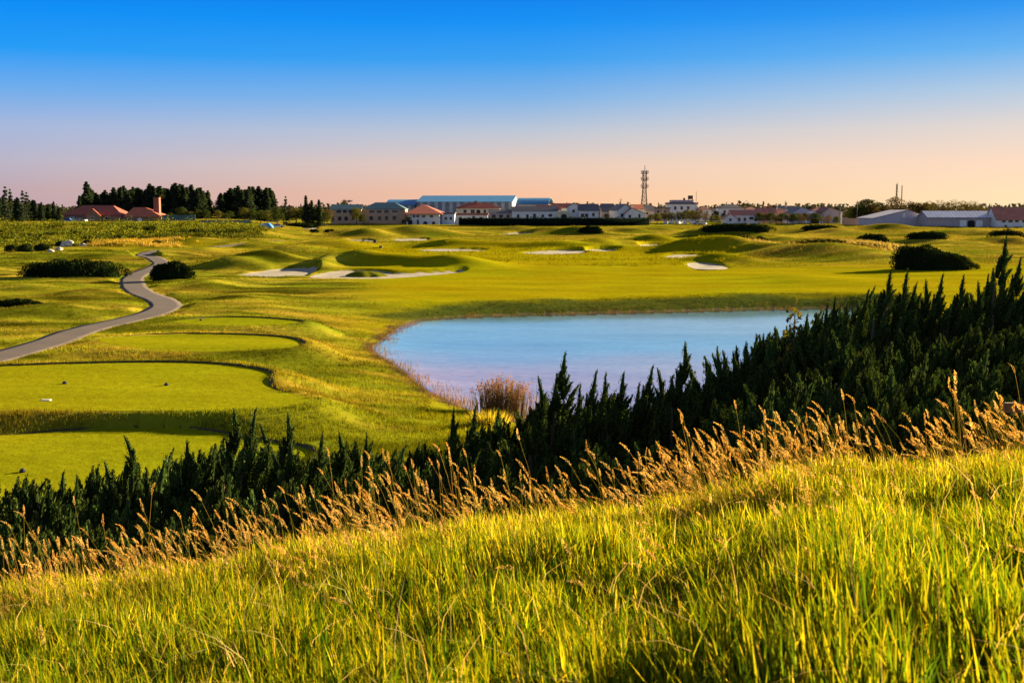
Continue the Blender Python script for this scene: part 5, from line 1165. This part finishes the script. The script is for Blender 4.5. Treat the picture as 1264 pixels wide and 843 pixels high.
# height is stretched to 0..1 by a power so that the stops near the horizon stay apart
pw = nt.nodes.new('ShaderNodeMath'); pw.operation = 'POWER'; pw.inputs[1].default_value = .5
mxz = nt.nodes.new('ShaderNodeMath'); mxz.operation = 'MAXIMUM'; mxz.inputs[1].default_value = 0.0
nt.links.new(sx.outputs[2], mxz.inputs[0]); nt.links.new(mxz.outputs[0], pw.inputs[0])
AWAY = [(262, (190, 158, 166)), (235, (192, 168, 176)), (205, (186, 180, 198)), (165, (165, 183, 220)), (125, (110, 172, 236)), (80, (30, 155, 246)), (35, (0, 142, 246)), (0, (0, 128, 238))]
MIDW = [(262, (252, 192, 148)), (240, (248, 195, 160)), (205, (234, 204, 186)), (165, (190, 198, 212)), (125, (130, 180, 230)), (80, (60, 160, 240)), (35, (8, 144, 244)), (0, (0, 128, 236))]
SUNW = [(262, (255, 228, 176)), (240, (255, 226, 184)), (205, (252, 219, 192)), (165, (226, 214, 208)), (125, (178, 202, 226)), (80, (100, 178, 240)), (35, (40, 150, 240)), (0, (12, 130, 232))]
def skyramp(st, high):
    r = nt.nodes.new('ShaderNodeValToRGB'); e = r.color_ramp.elements; pts = [(math.sqrt(max(el(y), 0)), tuple(K * v * 1.0 for v in lin(c))) for y, c in st] + [(math.sqrt(math.sin(R(a))), tuple(v * K for v in c)) for a, c in high]
    while len(e) < len(pts): e.new(.5)
    for q, (p, c) in zip(e, pts): q.position = p; q.color = (*c, 1)
    nt.links.new(pw.outputs[0], r.inputs['Fac']); return r.outputs['Color']
ca = skyramp(AWAY, [(15, (.10, .36, .92)), (24, (.38, .42, .50)), (45, (.28, .30, .36)), (80, (.08, .12, .22))]); cs = skyramp(SUNW, [(15, (.10, .38, .95)), (24, (.14, .32, .66)), (38, (.08, .17, .38)), (80, (.05, .10, .22))])
cm = skyramp(MIDW, [(15, (.08, .36, .95)), (24, (.12, .30, .66)), (38, (.06, .15, .36)), (80, (.05, .10, .22))])
dt = nt.nodes.new('ShaderNodeVectorMath'); dt.operation = 'DOT_PRODUCT'; nt.links.new(tc.outputs['Generated'], dt.inputs[0]); dt.inputs[1].default_value = (math.sin(R(SUN_AZ)), math.cos(R(SUN_AZ)), 0)
def mrange(a, b):
    m = nt.nodes.new('ShaderNodeMapRange'); m.inputs['From Min'].default_value = a; m.inputs['From Max'].default_value = b; nt.links.new(dt.outputs['Value'], m.inputs['Value']); return m.outputs[0]
d0, d1, d2 = (math.cos(R(SUN_AZ - a)) for a in (-24, 1, 24))
sky = nt.nodes.new('ShaderNodeTexSky'); sky.sky_type = 'NISHITA'; sky.sun_disc = False; sky.sun_elevation = R(SUN_EL); sky.sun_rotation = R(SUN_AZ); sky.air_density = 1.0; sky.dust_density = 1.0
grad = mixrgb(nt, 'MIX', mrange(d1, d2), mixrgb(nt, 'MIX', mrange(d0, d1), ca, cm), cs)
sc10 = mixrgb(nt, 'MULTIPLY', 1.0, grad, (10, 10, 10))
fin = mixrgb(nt, 'MIX', .004, sc10, sky.outputs['Color'])
nt.links.new(fin, bg.inputs['Color']); nt.links.new(bg.outputs[0], out.inputs['Surface'])

cam = bpy.data.cameras.new('camera'); cam.sensor_width = 36; cam.lens = F / 1264 * 36; cam.clip_end = 20000; cam.clip_start = .05
cam.dof.use_dof = True; cam.dof.focus_distance = 17; cam.dof.aperture_fstop = 5.0
co = bpy.data.objects.new('camera', cam); COL.objects.link(co); co.location = (0, 0, CAMZ); co.rotation_euler = (math.pi / 2 - PITCH, 0, 0); SC.camera = co
SC.view_settings.view_transform = 'Standard'; SC.view_settings.look = 'None'; SC.view_settings.exposure = EXPO; SC.view_settings.gamma = 1.0
SC.view_settings.use_curve_mapping = False
c = SC.cycles; c.max_bounces = 6; c.diffuse_bounces = 2; c.glossy_bounces = 2; c.transmission_bounces = 2; c.transparent_max_bounces = 6; c.use_denoising = True
c.sample_clamp_indirect = 4; c.caustics_reflective = False; c.caustics_refractive = False
